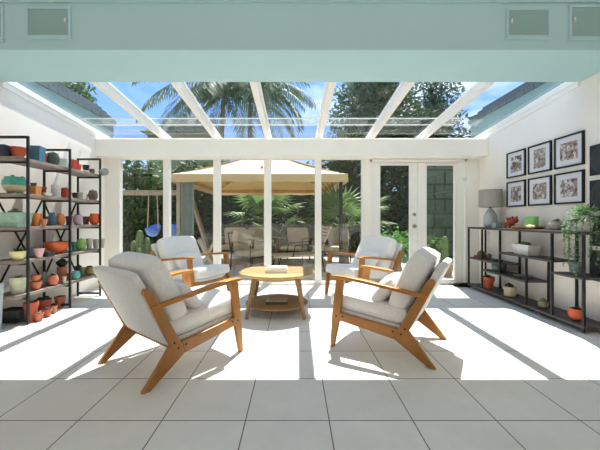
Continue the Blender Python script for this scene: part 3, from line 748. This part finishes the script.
# items on the inner shelves
def cp(label, u, X, z, wpx, hpx, style, col, pk=None, **k):
    y = yc(u, X); return pot(label, X, y, z, wpx / 2 * y / F, hpx * y / F, style, col, pk, group=GC, **k)
cp('olive brown round pot with dark plant, upper left console shelf', 481.5, 2.88, .50, 8, 6.5, 'round', '6b6448', 'leafy_dark')
cp('small brown pot right of the olive round pot on the console', 489, 2.90, .50, 5, 4.5, 'taper', '7c5c48', 'dark')
o = MB().cbox((0, 0, .017), (.10, .14, .034)).build('pink_box', cm('c8467c', .5), bevel=.006); o.location = (2.88, 4.97, .50)
tag(o, 'flat magenta pink box at the far end of the console', 'box')
cp('large grey-green round pot with dark cactus, low console shelf', 499, 2.88, .36, 13.5, 9, 'round', '66706a', 'dark')
o = MB().lathe([(.0001, 0), (.05, 0), (.10, .02), (.105, .028), (.095, .026), (.045, .009), (.0001, .009)], 28).build('dish', cm('85847e', .5), smooth=True); o.location = (2.89, yc(523, 2.89), .36)
tag(o, 'shallow grey dish on the low console shelf', 'dish')
t = cp('white rectangular planter with round cacti on the console', 526, 2.9, .655, 23, 10, 'square', 'e8e6e2', 'cluster', sy=.55, rz_=PI / 2 + .0)
cp('orange terracotta pot on console bottom shelf, far end', 488, 2.86, .075, 12, 11.5, 'rim', 'c4623c', 'leafy_dark')
cp('cream woven pot on the console bottom shelf', 510, 2.86, .075, 11, 9.5, 'cyl', 'cdbfa0', 'dark', rib=.02, nr=16, band='a88f6a')
cp('small olive pot with cactus on the console bottom shelf', 543.5, 2.86, .075, 9.5, 7, 'round', '7f7b5c', 'ball')
cp('bright orange round pot on console bottom shelf, near end', 576.5, 2.865, .075, 14, 11, 'round', 'd0603a', 'leafy_dark')
# trailing plants
def trailing(label, X, y, z, r, h, col, strands, n_top, seed, ls, droop=.9, face=None, spread=1.0):
    rr = random.Random(seed)
    t = thing('trailing_plant', label, 'potted plant', (X, y, z), 0, 'trailing plants at the near end of the console')
    o_, i_ = prof('taper', r, h); MB().lathe(o_ + i_, 24).build('pot', cm(col, .5), t, smooth=True)
    MB().lathe([(r * .8, h * .75), (.0001, h * .76)], 16).build('soil', M['soil'], t)
    m_ = MB(); st = MB()
    for k in range(n_top):
        a = rr.uniform(0, 2 * PI); el = rr.uniform(.0, 1.4); d = Vector((math.cos(a) * math.cos(el), math.sin(a) * math.cos(el), math.sin(el)))
        p = Vector((0, 0, h)) + d * r * spread * rr.uniform(.4, 1.5)
        if p.x + X > XR - .07: continue
        m_.leaf(p, (d + Vector((rr.uniform(-.5, .5), rr.uniform(-.5, .5), rr.uniform(-.6, .2)))), (rr.uniform(-.4, .4), rr.uniform(-.4, .4), 1), ls * rr.uniform(.7, 1.2), ls * .6)
    for (a, out, ln) in strands:
        p = Vector((math.cos(a) * r * .8, math.sin(a) * r * .8, h)); pts = [p.copy()]
        v = Vector((math.cos(a) * out, math.sin(a) * out, .25)); s_ = .025
        for i in range(int(ln / s_)):
            v += Vector((rr.uniform(-.07, .07), rr.uniform(-.07, .07), -.22 * droop)); v.normalize()
            if p.z < h: v.x *= .6; v.y *= .6
            p = p + v * s_; p.x = min(p.x, XR - .07 - X); pts.append(p.copy())
            for q in range(rr.choice((1, 2, 2, 3))):
                d = Vector((rr.uniform(-1, 1), rr.uniform(-1, 1), rr.uniform(-.7, .3)))
                m_.leaf(p, d, (rr.uniform(-.5, .5), rr.uniform(-.5, .5), 1), ls * rr.uniform(.6, 1.25), ls * .6)
        if len(pts) > 2: st.tube(pts, .0022, 5)
    m_.build('leaves', M['leaf_trail'] if seed % 2 else M['leaf_blue'], t); st.build('stem', M['leaf_mid'], t)
    return t
sA = [(PI * 1.05, .9, .58), (PI * 1.0, 1.1, .50), (PI * .9, .9, .45), (PI * 1.15, .7, .62), (PI * .8, .9, .32), (PI * 1.25, .8, .25), (PI * .7, .8, .25)]
trailing('leafy trailing plant in white pot on console top, near end', 2.87, 3.16, ZT, .085, .115, 'dcdad6', [(a, o_, l) for a, o_, l in sA] + [(PI * 1.45, .8, .5), (PI * 1.55, .9, .6), (PI * 1.65, .8, .42), (PI * 1.75, .9, .55), (PI * 1.35, .8, .4), (PI * 1.6, .6, .3)], 420, 11, .036, spread=1.15)
trailing('small trailing plant in blue-grey pot below the big leafy plant', 2.87, 3.25, .535, .065, .125, '6f7c86', [(PI, .6, .12), (PI * 1.3, .5, .1)], 40, 12, .024)
# cables on the floor
t = MB(); rr = random.Random(5)
for k in range(4):
    pts = []
    for i in range(22):
        a = i * .62 + k; pts.append((2.72 + .12 * math.cos(a) * (1 + .3 * math.sin(k + i)) + .01 * i - .1, 5.16 + .05 * math.sin(a) , .008 + .012 * k + .008 * abs(math.sin(i * .9))))
    t.tube(pts, .006, 6)
tag(t.build('power_cord', M['black'], smooth=True), 'tangled black power cord on the floor beside the console', 'cord')

# ------------------------------------------------------------------ pictures
def frame_pic(label, y0, y1, z0, z1, seed, pw, ph, dz=0, cols=None):
    t = thing('picture_frame', label, 'picture', (XR, (y0 + y1) / 2, z0), 0, 'six framed group photographs on the right wall')
    w_, h_ = (y1 - y0) / 2, z1 - z0; q = .018
    MB().box(-.024, -.002, -w_, -w_ + q, 0, h_).box(-.024, -.002, w_ - q, w_, 0, h_).box(-.024, -.002, -w_ + q, w_ - q, 0, q).box(-.024, -.002, -w_ + q, w_ - q, h_ - q, h_).build('frame', M['black'], t)
    MB().box(-.012, -.002, -w_ + q, w_ - q, q, h_ - q).build('mat_board', M['mat_board'], t)
    o = MB().box(-.0015, 0, -pw / 2, pw / 2, -ph / 2, ph / 2).build('photo_print', photo_mat(seed, *(cols or ())), t); o.location = (-.012, 0, h_ / 2 + dz)
LBL = ['framed photograph, left of the top row', 'framed photograph, middle of the top row', 'framed photograph, right of the top row', 'framed photograph, left of bottom row, above the lamp side', 'framed photograph, middle of the bottom row', 'framed photograph, right of the bottom row, by the plant']
YS = [(4.217, 4.585), (3.79, 4.165), (3.363, 3.745)]
for i in range(6):
    y0, y1 = YS[i % 3]; z0, z1 = ((1.68, 2.04) if i < 3 else (1.27, 1.625))
    cols = [('3c3a3c', 'd6d3d0', '232325'), ('8a7a74', 'cfc8c4', '5b4640'), ('9a5a4c', 'd8d4d2', '3a2f30'), ('7a5a50', 'c8c0bc', '3b3032'), ('8a6658', 'd3cdc8', '453636'), ('8e6e60', 'dad5d0', '3c3230')][i]
    frame_pic(LBL[i] + ', group of people in white mat', y0, y1, z0, z1, i + 1, (.22, .19, .23, .20, .22, .22)[i], (.22, .24, .20, .21, .20, .20)[i], 0, cols)
for i, (z0, lb) in enumerate(((1.545, 'black framed record art, top of the column at right edge'), (1.185, 'black framed record art second from top, partly behind leaves'), (.825, 'black framed record art third from top, behind the plant'), (.47, 'black framed record art lowest, beside the console end'))):
    t = thing('record_frame', lb, 'picture', (XR, 3.14, z0), 0, 'column of framed records on the right wall')
    MB().box(-.02, -.002, -.155, .155, 0, .31).build('frame', mat('satin_black', '1d1f22', .4, .1, 10), t, bevel=.003)
    d_ = MB()
    for k in range(6):
        r0 = .14 - k * .021
        vs = [(-.0225 - .001 * (k % 2), r0 * math.cos(a * PI / 24), .155 + r0 * math.sin(a * PI / 24)) for a in range(48)] + [(-.0205, (r0 - .012) * math.cos(a * PI / 24), .155 + (r0 - .012) * math.sin(a * PI / 24)) for a in range(48)]
        d_.add(vs, [(a, (a + 1) % 48, 48 + (a + 1) % 48, 48 + a) for a in range(48)])
    d_.build('record', mat('vinyl_groove', '3b4248', .3, .2, 8), t, smooth=True)

# ------------------------------------------------------------------ the garden
def leafcloud(blobs, n, size, seed, wr=.45, hang=0):
    rr = random.Random(seed); m_ = MB(); tot = sum(b[3] * b[4] * b[5] for b in blobs)
    for (cx, cy_, cz, rx, ry, rz_) in blobs:
        for _ in range(int(n * rx * ry * rz_ / tot)):
            a = rr.uniform(0, 2 * PI); ct = rr.uniform(-1, 1); st = math.sqrt(1 - ct * ct); q = rr.uniform(.55, 1.05)
            d = Vector((math.cos(a) * st, math.sin(a) * st, ct))
            p = Vector((cx + d.x * rx * q, cy_ + d.y * ry * q, cz + d.z * rz_ * q))
            if p.z < 0: continue
            dd = d * .6 + Vector((rr.uniform(-1, 1), rr.uniform(-1, 1), rr.uniform(-1, .6) - hang))
            L_ = size * rr.uniform(.6, 1.3)
            m_.leaf(p, dd, (rr.uniform(-1, 1), rr.uniform(-1, 1), 1), L_, L_ * wr)
    return m_
def shrub(label, x, y, w_, d_, h_, seed, mt='leaf_dark', n=2600, size=.22, group='shrubs of the garden hedge', name='shrub', z0=.0, trunk=True):
    rr = random.Random(seed)
    t = thing(name, label, 'shrub' if name == 'shrub' else 'tree', (x, y, -.06), 0, group)
    bl = []
    for k in range(7):
        bl.append((rr.uniform(-w_ * .3, w_ * .3), rr.uniform(-d_ * .2, d_ * .2), z0 + (h_ - z0) * rr.uniform(.25, .78), w_ * .3, d_ * .35, (h_ - z0) * .24))
    bl.append((0, 0, z0 + (h_ - z0) * .45, w_ * .46, d_ * .42, (h_ - z0) * .45))
    leafcloud(bl, n, size, seed).build('foliage', M[mt], t)
    st = MB()
    for k in range(3): st.tube([(k * .12 - .12, 0, 0), (rr.uniform(-.3, .3) * w_ * .6, 0, z0 + (h_ - z0) * .4), (rr.uniform(-.4, .4) * w_ * .8, .1, z0 + (h_ - z0) * .75)], .05 if z0 == 0 else .11, 7, .02)
    st.build('stem', M['bark'], t, smooth=True)
    return t
HED = [(-8.6, 11.5, 3.0, 4.2, 'leaf_mid', 'mid green hedge shrub at far left, beyond the swing frame'), (-6.2, 11.8, 3.0, 3.9, 'leaf_mid', 'mid green hedge shrub behind the swing frame'), (-3.9, 12.0, 3.0, 3.6, 'leaf_dark', 'dark hedge shrub behind left side of the gazebo'), (-1.8, 12.4, 2.8, 3.1, 'leaf_dark', 'dark hedge shrub behind the gazebo centre left'),
       (.3, 12.4, 2.8, 3.1, 'leaf_dark', 'dark hedge shrub behind the gazebo centre right'), (2.3, 11.6, 3.4, 4.6, 'leaf_mid', 'tall mid green shrub behind right corner of the gazebo'), (3.9, 10.9, 4.0, 5.2, 'leaf_dark', 'dark tall shrub seen through the left french door'), (3.2, 12.6, 3.2, 5.0, 'leaf_dark', 'dark tall shrub rising behind the shrub of the left french door'), (6.4, 11.0, 3.2, 4.2, 'leaf_dark', 'dark tall shrub behind the mossy block wall'), (8.8, 11.0, 3.2, 4.4, 'leaf_dark', 'dark tall shrub at far right of the garden')]
for i, (x, y, w_, h_, mt, lb) in enumerate(HED): shrub(lb, x, y, w_, 1.6, h_, 20 + i, mt, 8000 if i == 6 else 3600, .24)
# back fence, dark, behind the hedge
t = MB()
for k in range(100):
    t.box(-12.5 + k * .25, -12.5 + k * .25 + .235, 13.4, 13.43, -.06, 2.3)
tag(t.build('garden_fence', mat('dark_fence_board', '3f4640', .85, .2, 4)), 'dark board fence behind the garden hedge', 'fence')
shrub('large grey-green tree above the glass roof, right of centre', 3.6, 15, 3.6, 3.0, 9.2, 51, 'leaf_blue', 9000, .24, 'trees beyond the garden', 'garden_tree', 2.5)
shrub('slender grey-green tree above the glass roof at right', 6.6, 16, 2.6, 2.4, 9.0, 52, 'leaf_blue', 5000, .24, 'trees beyond the garden', 'garden_tree', 3)
shrub('leafy yellow-green tree rising over the left wing roof', -9.6, 13.5, 2.2, 2.0, 7.2, 53, 'leaf_mid', 2500, .26, 'trees beyond the garden', 'garden_tree', 4.5)
shrub('young bright green sapling outside the french door', 2.0, 6.5, .75, .6, 1.05, 54, 'leaf', 420, .12, 'plants outside the doors', 'shrub', .25)
shrub('low green bush outside the right french door', 3.05, 7.2, .7, .5, .85, 55, 'leaf_mid', 320, .12, 'plants outside the doors', 'shrub', .1)
t = MB().box(3.38, 7.0, 9.2, 9.4, -.06, 2.75); tag(t.build('garden_wall', M['block']), 'mossy dark block garden wall behind the right french door', 'garden wall')
# coconut palms
def coconut(label, x, y, hgt, seed, lean, nf=15, fl=3.4):
    rr = random.Random(seed)
    t = thing('coconut_palm', label, 'palm tree', (x, y, -.06), 0, 'coconut palms beyond the gazebo')
    MB().tube([(0, 0, 0), (lean * .3, 0, hgt * .4), (lean * .7, 0, hgt * .75), (lean, 0, hgt)], .17, 10, .11).build('trunk', M['bark'], t, smooth=True)
    for k in range(nf):
        a = k * 2 * PI / nf * 1.0 + rr.uniform(-.2, .2) ; el = rr.choice((.9, .45, .1, -.15)); m_ = MB()
        p = Vector((lean, 0, hgt)); dirh = Vector((math.cos(a), math.sin(a), 0)); L_ = fl * rr.uniform(.85, 1.1); pts = [p.copy()]
        ns = 16
        for i in range(ns):
            e2 = el - 1.5 * (i / ns) ** 1.2; p = p + (dirh * math.cos(e2) + Vector((0, 0, math.sin(e2)))) * L_ / ns; pts.append(p.copy())
            side = dirh.cross(Vector((0, 0, 1)))
            if i > 1:
                for s in (-1, 1):
                    for q in (0, .5):
                        pp = pts[-2].lerp(pts[-1], q); f = math.sin(PI * min(1, (i + 1.5) / (ns + 1)) * .93)
                        m_.leaf(pp, side * s * .75 + dirh * .35 + Vector((0, 0, -.55 - .3 * rr.random())), (0, 0, 1), .95 * f + .15, .085)
        m_.tube(pts, .022, 5, .006)
        m_.build('frond', M['palm_grey'], t)
coconut('coconut palm with trunk seen left of centre through the roof', -4.25, 17.5, 8.5, 3, .35, 26, 5.2)
coconut('coconut palm with drooping fronds nearer the middle of the roof', -2.7, 18.5, 9.0, 8, .15, 26, 4.8)
# fan palms
def fanpalm(label, x, y, hgt, seed, n_=12, fr=.65, mt='palm'):
    rr = random.Random(seed)
    t = thing('fan_palm', label, 'palm', (x, y, -.06), 0, 'fan palms around the gazebo')
    MB().lathe([(.13, 0), (.11, hgt * .5), (.09, hgt)], 12).build('trunk', M['bark'], t, smooth=True)
    for k in range(n_):
        a = k * 2.4 + rr.uniform(-.2, .2); el = rr.uniform(-.1, 1.25); m_ = MB()
        d = Vector((math.cos(a) * math.cos(el), math.sin(a) * math.cos(el), math.sin(el))); st = Vector((0, 0, hgt)); hub = st + d * fr * .95
        m_.tube([st, st + d * fr * .5, hub], .012, 5)
        x_ = d.cross(Vector((0, 0, 1))).normalized(); up = x_.cross(d)
        for q in range(17):
            b = (q - 8) / 8 * 1.95; dd = d * math.cos(b) + x_ * math.sin(b) - Vector((0, 0, .18))
            m_.leaf(hub, dd, up, fr * rr.uniform(.85, 1.05), fr * .1)
        m_.build('frond', M[mt], t)
fanpalm('fan palm under the gazebo canopy, centre, with spreading leaves', -1.05, 10.9, 1.15, 31, 15, .85)
fanpalm('fan palm right of the gazebo, large spiky bright leaves', 1.25, 8.1, .95, 33, 14, .72)
fanpalm('low fan palm behind the patio chairs, paler leaves', -.55, 10.4, .45, 35, 10, .6)
# gazebo
GX0, GX1, GY0, GY1 = -2.55, 1.08, 6.5, 10.1
gx, gy = (GX0 + GX1) / 2, (GY0 + GY1) / 2; hw, hd = (GX1 - GX0) / 2, (GY1 - GY0) / 2
t = thing('gazebo', 'cream canvas patio gazebo on slim posts over the outdoor seating', 'gazebo', (gx, gy, -.04))
ze, za = 2.06, 2.95
m_ = MB(); rows = 8; grid = []
for i in range(rows + 1):
    f = i / rows; z = ze + (za - ze) * (f + .0 - .10 * math.sin(PI * f)); k = 1 - f
    grid.append([(hw * k * sx, hd * k * sy, z) for sx, sy in ((-1, -1), (1, -1), (1, 1), (-1, 1))])
vs = [p for g_ in grid for p in g_]
m_.add(vs, [(4 * i + q, 4 * i + (q + 1) % 4, 4 * i + 4 + (q + 1) % 4, 4 * i + 4 + q) for i in range(rows) for q in range(4)])
m_.build('canopy', M['canvas'], t)
li = MB(); li.add([(p[0] * .985, p[1] * .985, p[2] - .03) for p in vs], [(4 * i + q, 4 * i + 4 + q, 4 * i + 4 + (q + 1) % 4, 4 * i + (q + 1) % 4) for i in range(rows) for q in range(4)])  # added sheet, the amber light under the canopy is put into its colour
li.build('lit_underside', mat('amber_lit_underside', 'cfb070', .9, .05, 5, translucent=.45), t, label='canopy underside with amber light in its colour')
m_ = MB(); c4 = [(-hw, -hd), (hw, -hd), (hw, hd), (-hw, hd)]
for q in range(4):
    (xa, ya), (xb, yb) = c4[q], c4[(q + 1) % 4]; ns = 24; vs = []
    for i in range(ns + 1):
        x, y = xa + (xb - xa) * i / ns, ya + (yb - ya) * i / ns
        vs += [(x, y, ze + .002), (x * 1.004, y * 1.004, ze - .15 - .02 * abs(math.sin(i * PI / 4)))]
    m_.add(vs, [(2 * i, 2 * i + 2, 2 * i + 3, 2 * i + 1) for i in range(ns)])
m_.build('valance', mat('tan_valance', 'd3bd92', .9, .05, 6, translucent=.25), t)
for (x, y) in c4:
    MB().box(x * .93 - .035, x * .93 + .035, y * .93 - .035, y * .93 + .035, 0, ze + .05).build('post', M['black'] if x > 0 else M['weather'], t)
for q in range(4):
    (xa, ya), (xb, yb) = c4[q], c4[(q + 1) % 4]
    MB().beam((xa * .92, ya * .92, ze - .06), (xb * .92, yb * .92, ze - .06), .05, .09).build('eave_beam', M['beam_wood'], t)
    MB().beam((xa * .92, ya * .92, ze - .0), (0, 0, za - .12), .05, .07).build('hip_rafter', M['beam_wood'], t)
for k in (-.5, 0, .5):
    MB().beam((k * hw * 1.4, -hd * .7, ze + .12 + .1 * (1 - abs(k))), (k * hw * 1.4, hd * .7, ze + .12 + .1 * (1 - abs(k))), .05, .07).build('ceiling_beam', M['beam_wood'], t)
for x in (-hw * .93,):   # tied-back drape on the near left post
    vs = []; nn = 24
    for i in range(nn + 1):
        px = x + .05 + .26 * i / nn; py = -hd * .93 + .04 * math.sin(i * 1.9)
        vs += [(px, py, ze - .12), (px, py, .15)]
    MB().add(vs, [(2 * i, 2 * i + 2, 2 * i + 3, 2 * i + 1) for i in range(nn)]).build('drape', M['drape'], t, smooth='all')
# swing frame and swings
Yw = 8.5
t = thing('swing_frame', 'weathered timber swing frame left of the gazebo', 'swing frame', (-4.0, Yw, -.06))
MB().beam((-2.4, 0, 1.86), (1.25, 0, 1.86), .10, .13).build('top_beam', M['weather'], t)
for xx in (1.15, -2.3):
    MB().beam((xx, 0, 1.82), (xx, -.7, 0), .09, .09).build('leg', M['weather'], t)
    MB().beam((xx + .05, 0, 1.82), (xx + .42 * (1 if xx > 0 else -1), .7, 0), .09, .09).build('leg', M['weather'], t)
for k, (x, lb) in enumerate(((-3.80, 'blue bucket swing hanging left, beside the tall cactus'), (-3.22, 'blue bucket swing hanging right, by the frame leg'))):
    t = thing('bucket_swing', lb, 'swing', (x, Yw, .63), .4 * (k * 2 - 1), 'blue swings on the timber frame')
    m_ = MB(); vs = []; nn, mm = 14, 6
    for j in range(mm + 1):
        ph = PI / 2 * j / mm
        for i in range(nn):
            a = 2 * PI * i / nn; rr_ = .2 * math.sin(ph) + .012; z = .22 - .22 * math.cos(ph) + (.12 * max(0, math.sin(a)) * (j / mm) ** 2)
            vs.append((rr_ * math.cos(a), rr_ * .85 * math.sin(a), z))
    m_.add(vs, [(j * nn + i, j * nn + (i + 1) % nn, (j + 1) * nn + (i + 1) % nn, (j + 1) * nn + i) for j in range(mm) for i in range(nn)] + [tuple(range(nn))])
    m_.build('seat', M['bluepl'], t, smooth='all')
    for sx in (-1, 1):
        MB().tube([(sx * .19, 0, .22), (sx * .15, 0, 1.13)], .014, 6).build('rope', M['rope'], t)
# columnar cactus near the window
t = thing('columnar_cactus', 'clump of tall green columnar cacti outside left windows', 'potted cactus', (-3.05, 6.25, -.04))
MB().lathe([(.2, 0), (.26, .3), (.27, .34), (.24, .34), (.22, .28)], 20).build('pot', cm('8a6a54', .7), t, smooth=True)
m_ = MB()
for (dx, dy, hh, rr_) in ((0, 0, .92, .065), (-.13, .03, .72, .055), (.12, .06, .78, .055), (.03, -.1, .6, .05), (-.06, -.1, .5, .045)):
    m_.lathe([(rr_ * .8, .26), (rr_, .4), (rr_, hh - .1), (rr_ * .6, hh - .02), (.0001, hh)], 24, (dx, dy, 0), rib=.12, nr=8)
m_.build('cactus', M['cactus'], t, smooth=True)
t = thing('columnar_cactus', 'single tall green cactus outside the right french door', 'potted cactus', (3.02, 6.4, -.04))
MB().lathe([(.12, 0), (.16, .2), (.16, .24), (.14, .24), (.13, .2)], 20).build('pot', cm('8b7a68', .7), t, smooth=True)
MB().lathe([(.05, .18), (.06, .3), (.06, .7), (.035, .78), (.0001, .8)], 24, rib=.12, nr=8).build('cactus', M['cactus'], t, smooth=True)
# crossed wooden stand (folded deck chair frame)
t = thing('folding_stand', 'pale crossed wooden stand on the patio beside the sofa', 'stand', (-1.8, 6.55, -.04), .2)
for yy in (-.18, .18):
    MB().beam((-.2, yy, 0), (.17, yy, .74), .035, .05).build('leg', M['rope'], t)
    MB().beam((.2, yy * .8, 0), (-.17, yy * .8, .72), .035, .05).build('leg', M['rope'], t)
MB().tube([(.17, -.2, .73), (.17, .2, .73)], .02, 8).tube([(-.17, -.2, .71), (-.17, .2, .71)], .02, 8).build('rail', M['rope'], t)
# patio seating
def patio_chair(label, x, y, a, w_=.66, sofa=1):
    t = thing('patio_sofa' if sofa > 1 else 'patio_armchair', label, 'sofa' if sofa > 1 else 'armchair', (x, y, -.04), a, 'patio seating under the gazebo')
    W = w_ * sofa
    for sx in (-1, 1):
        px = sx * W / 2
        MB().tube([(px, -.3, 0), (px, -.3, .60), (px, .28, .62), (px, .34, 0)], .018, 8).build('arm_frame', M['black'], t, smooth=True)
        MB().cbox((px, -.02, .625), (.07, .62, .03)).build('armrest', M['wicker'], t, bevel=.01)
    MB().tube([(-W / 2, -.3, .30), (W / 2, -.3, .30)], .016, 6).build('front_rail', M['black'], t)
    MB().tube([(-W / 2, .3, .30), (-W / 2, .42, .82), (W / 2, .42, .82), (W / 2, .3, .30)], .018, 8).build('back_frame', M['black'], t, smooth=True)
    for k in range(sofa):
        cx = (k - (sofa - 1) / 2) * w_
        MB().cushion((w_ * .93, .60, .14), .6, c=(cx, -.02, .38)).build('seat_cushion', M['beige'], t, smooth='all')
        MB().cushion((w_ * .93, .50, .15), .5, M=Matrix.Rotation(math.radians(14), 3, 'X') @ Matrix.Rotation(PI / 2, 3, 'X'), c=(cx, .29, .66)).build('back_cushion', M['beige'], t, smooth='all')
patio_chair('beige cushioned patio sofa at the back of the gazebo, left', -1.35, 8.7, .0, .66, 2)
patio_chair('beige patio armchair nearest the windows, in front of the patio sofa', -.98, 7.2, .9)
patio_chair('beige patio armchair right of the sofa under the gazebo', -.02, 8.5, -.35)
t = thing('chaise_lounge', 'metal framed reclining patio lounge chair with beige sling', 'lounge chair', (.22, 7.1, -.04), .25)
for s in (-.28, .28):
    MB().tube([(-.75, s, .34), (.25, s, .36), (.52, s, .98)], .02, 8).build('side_frame', M['beige'], t, smooth=True)
    MB().tube([(-.6, s, .34), (-.7, s, 0)], .016, 6).build('leg', M['black'], t); MB().tube([(.3, s, .36), (.36, s, 0)], .016, 6).build('leg', M['black'], t)
    MB().tube([(-.35, s * 1.1, .34), (-.3, s * 1.1, .58), (.38, s * 1.1, .62)], .016, 6).build('arm_frame', M['black'], t, smooth=True)
m_ = MB()
for k in range(14):
    x0 = -.72 + k * .07; m_.cbox((x0, 0, .35 + .0015 * k), (.055, .56, .012))
for k in range(9):
    f = (k + .5) / 9; m_.cbox((.25 + .27 * f, 0, .36 + .62 * f), (.055, .56, .012), M=Matrix.Rotation(-1.16, 3, 'Y'))
m_.build('sling', M['beige'], t); m_ = None
patio_chair('dark framed patio armchair beside the right gazebo post', 1.0, 8.3, -.6)
# neighbour's house
t = thing('neighbour_house', "grey hip roofed house beyond the garden, left", 'house', (-6.9, 19, -.06))
MB().box(-1.9, 2.0, 0, 5, 0, 6.3).build('wall', M['housewall'], t)
m_ = MB(); m_.add([(-2.2, -.4, 6.3), (2.4, -.4, 6.3), (2.4, 5.4, 6.3), (-2.2, 5.4, 6.3), (-.4, 2.5, 8.3), (.8, 2.5, 8.3)], [(0, 1, 5, 4), (1, 2, 5), (2, 3, 4, 5), (3, 0, 4), (3, 2, 1, 0)]); m_.build('roof', M['shingle'], t)
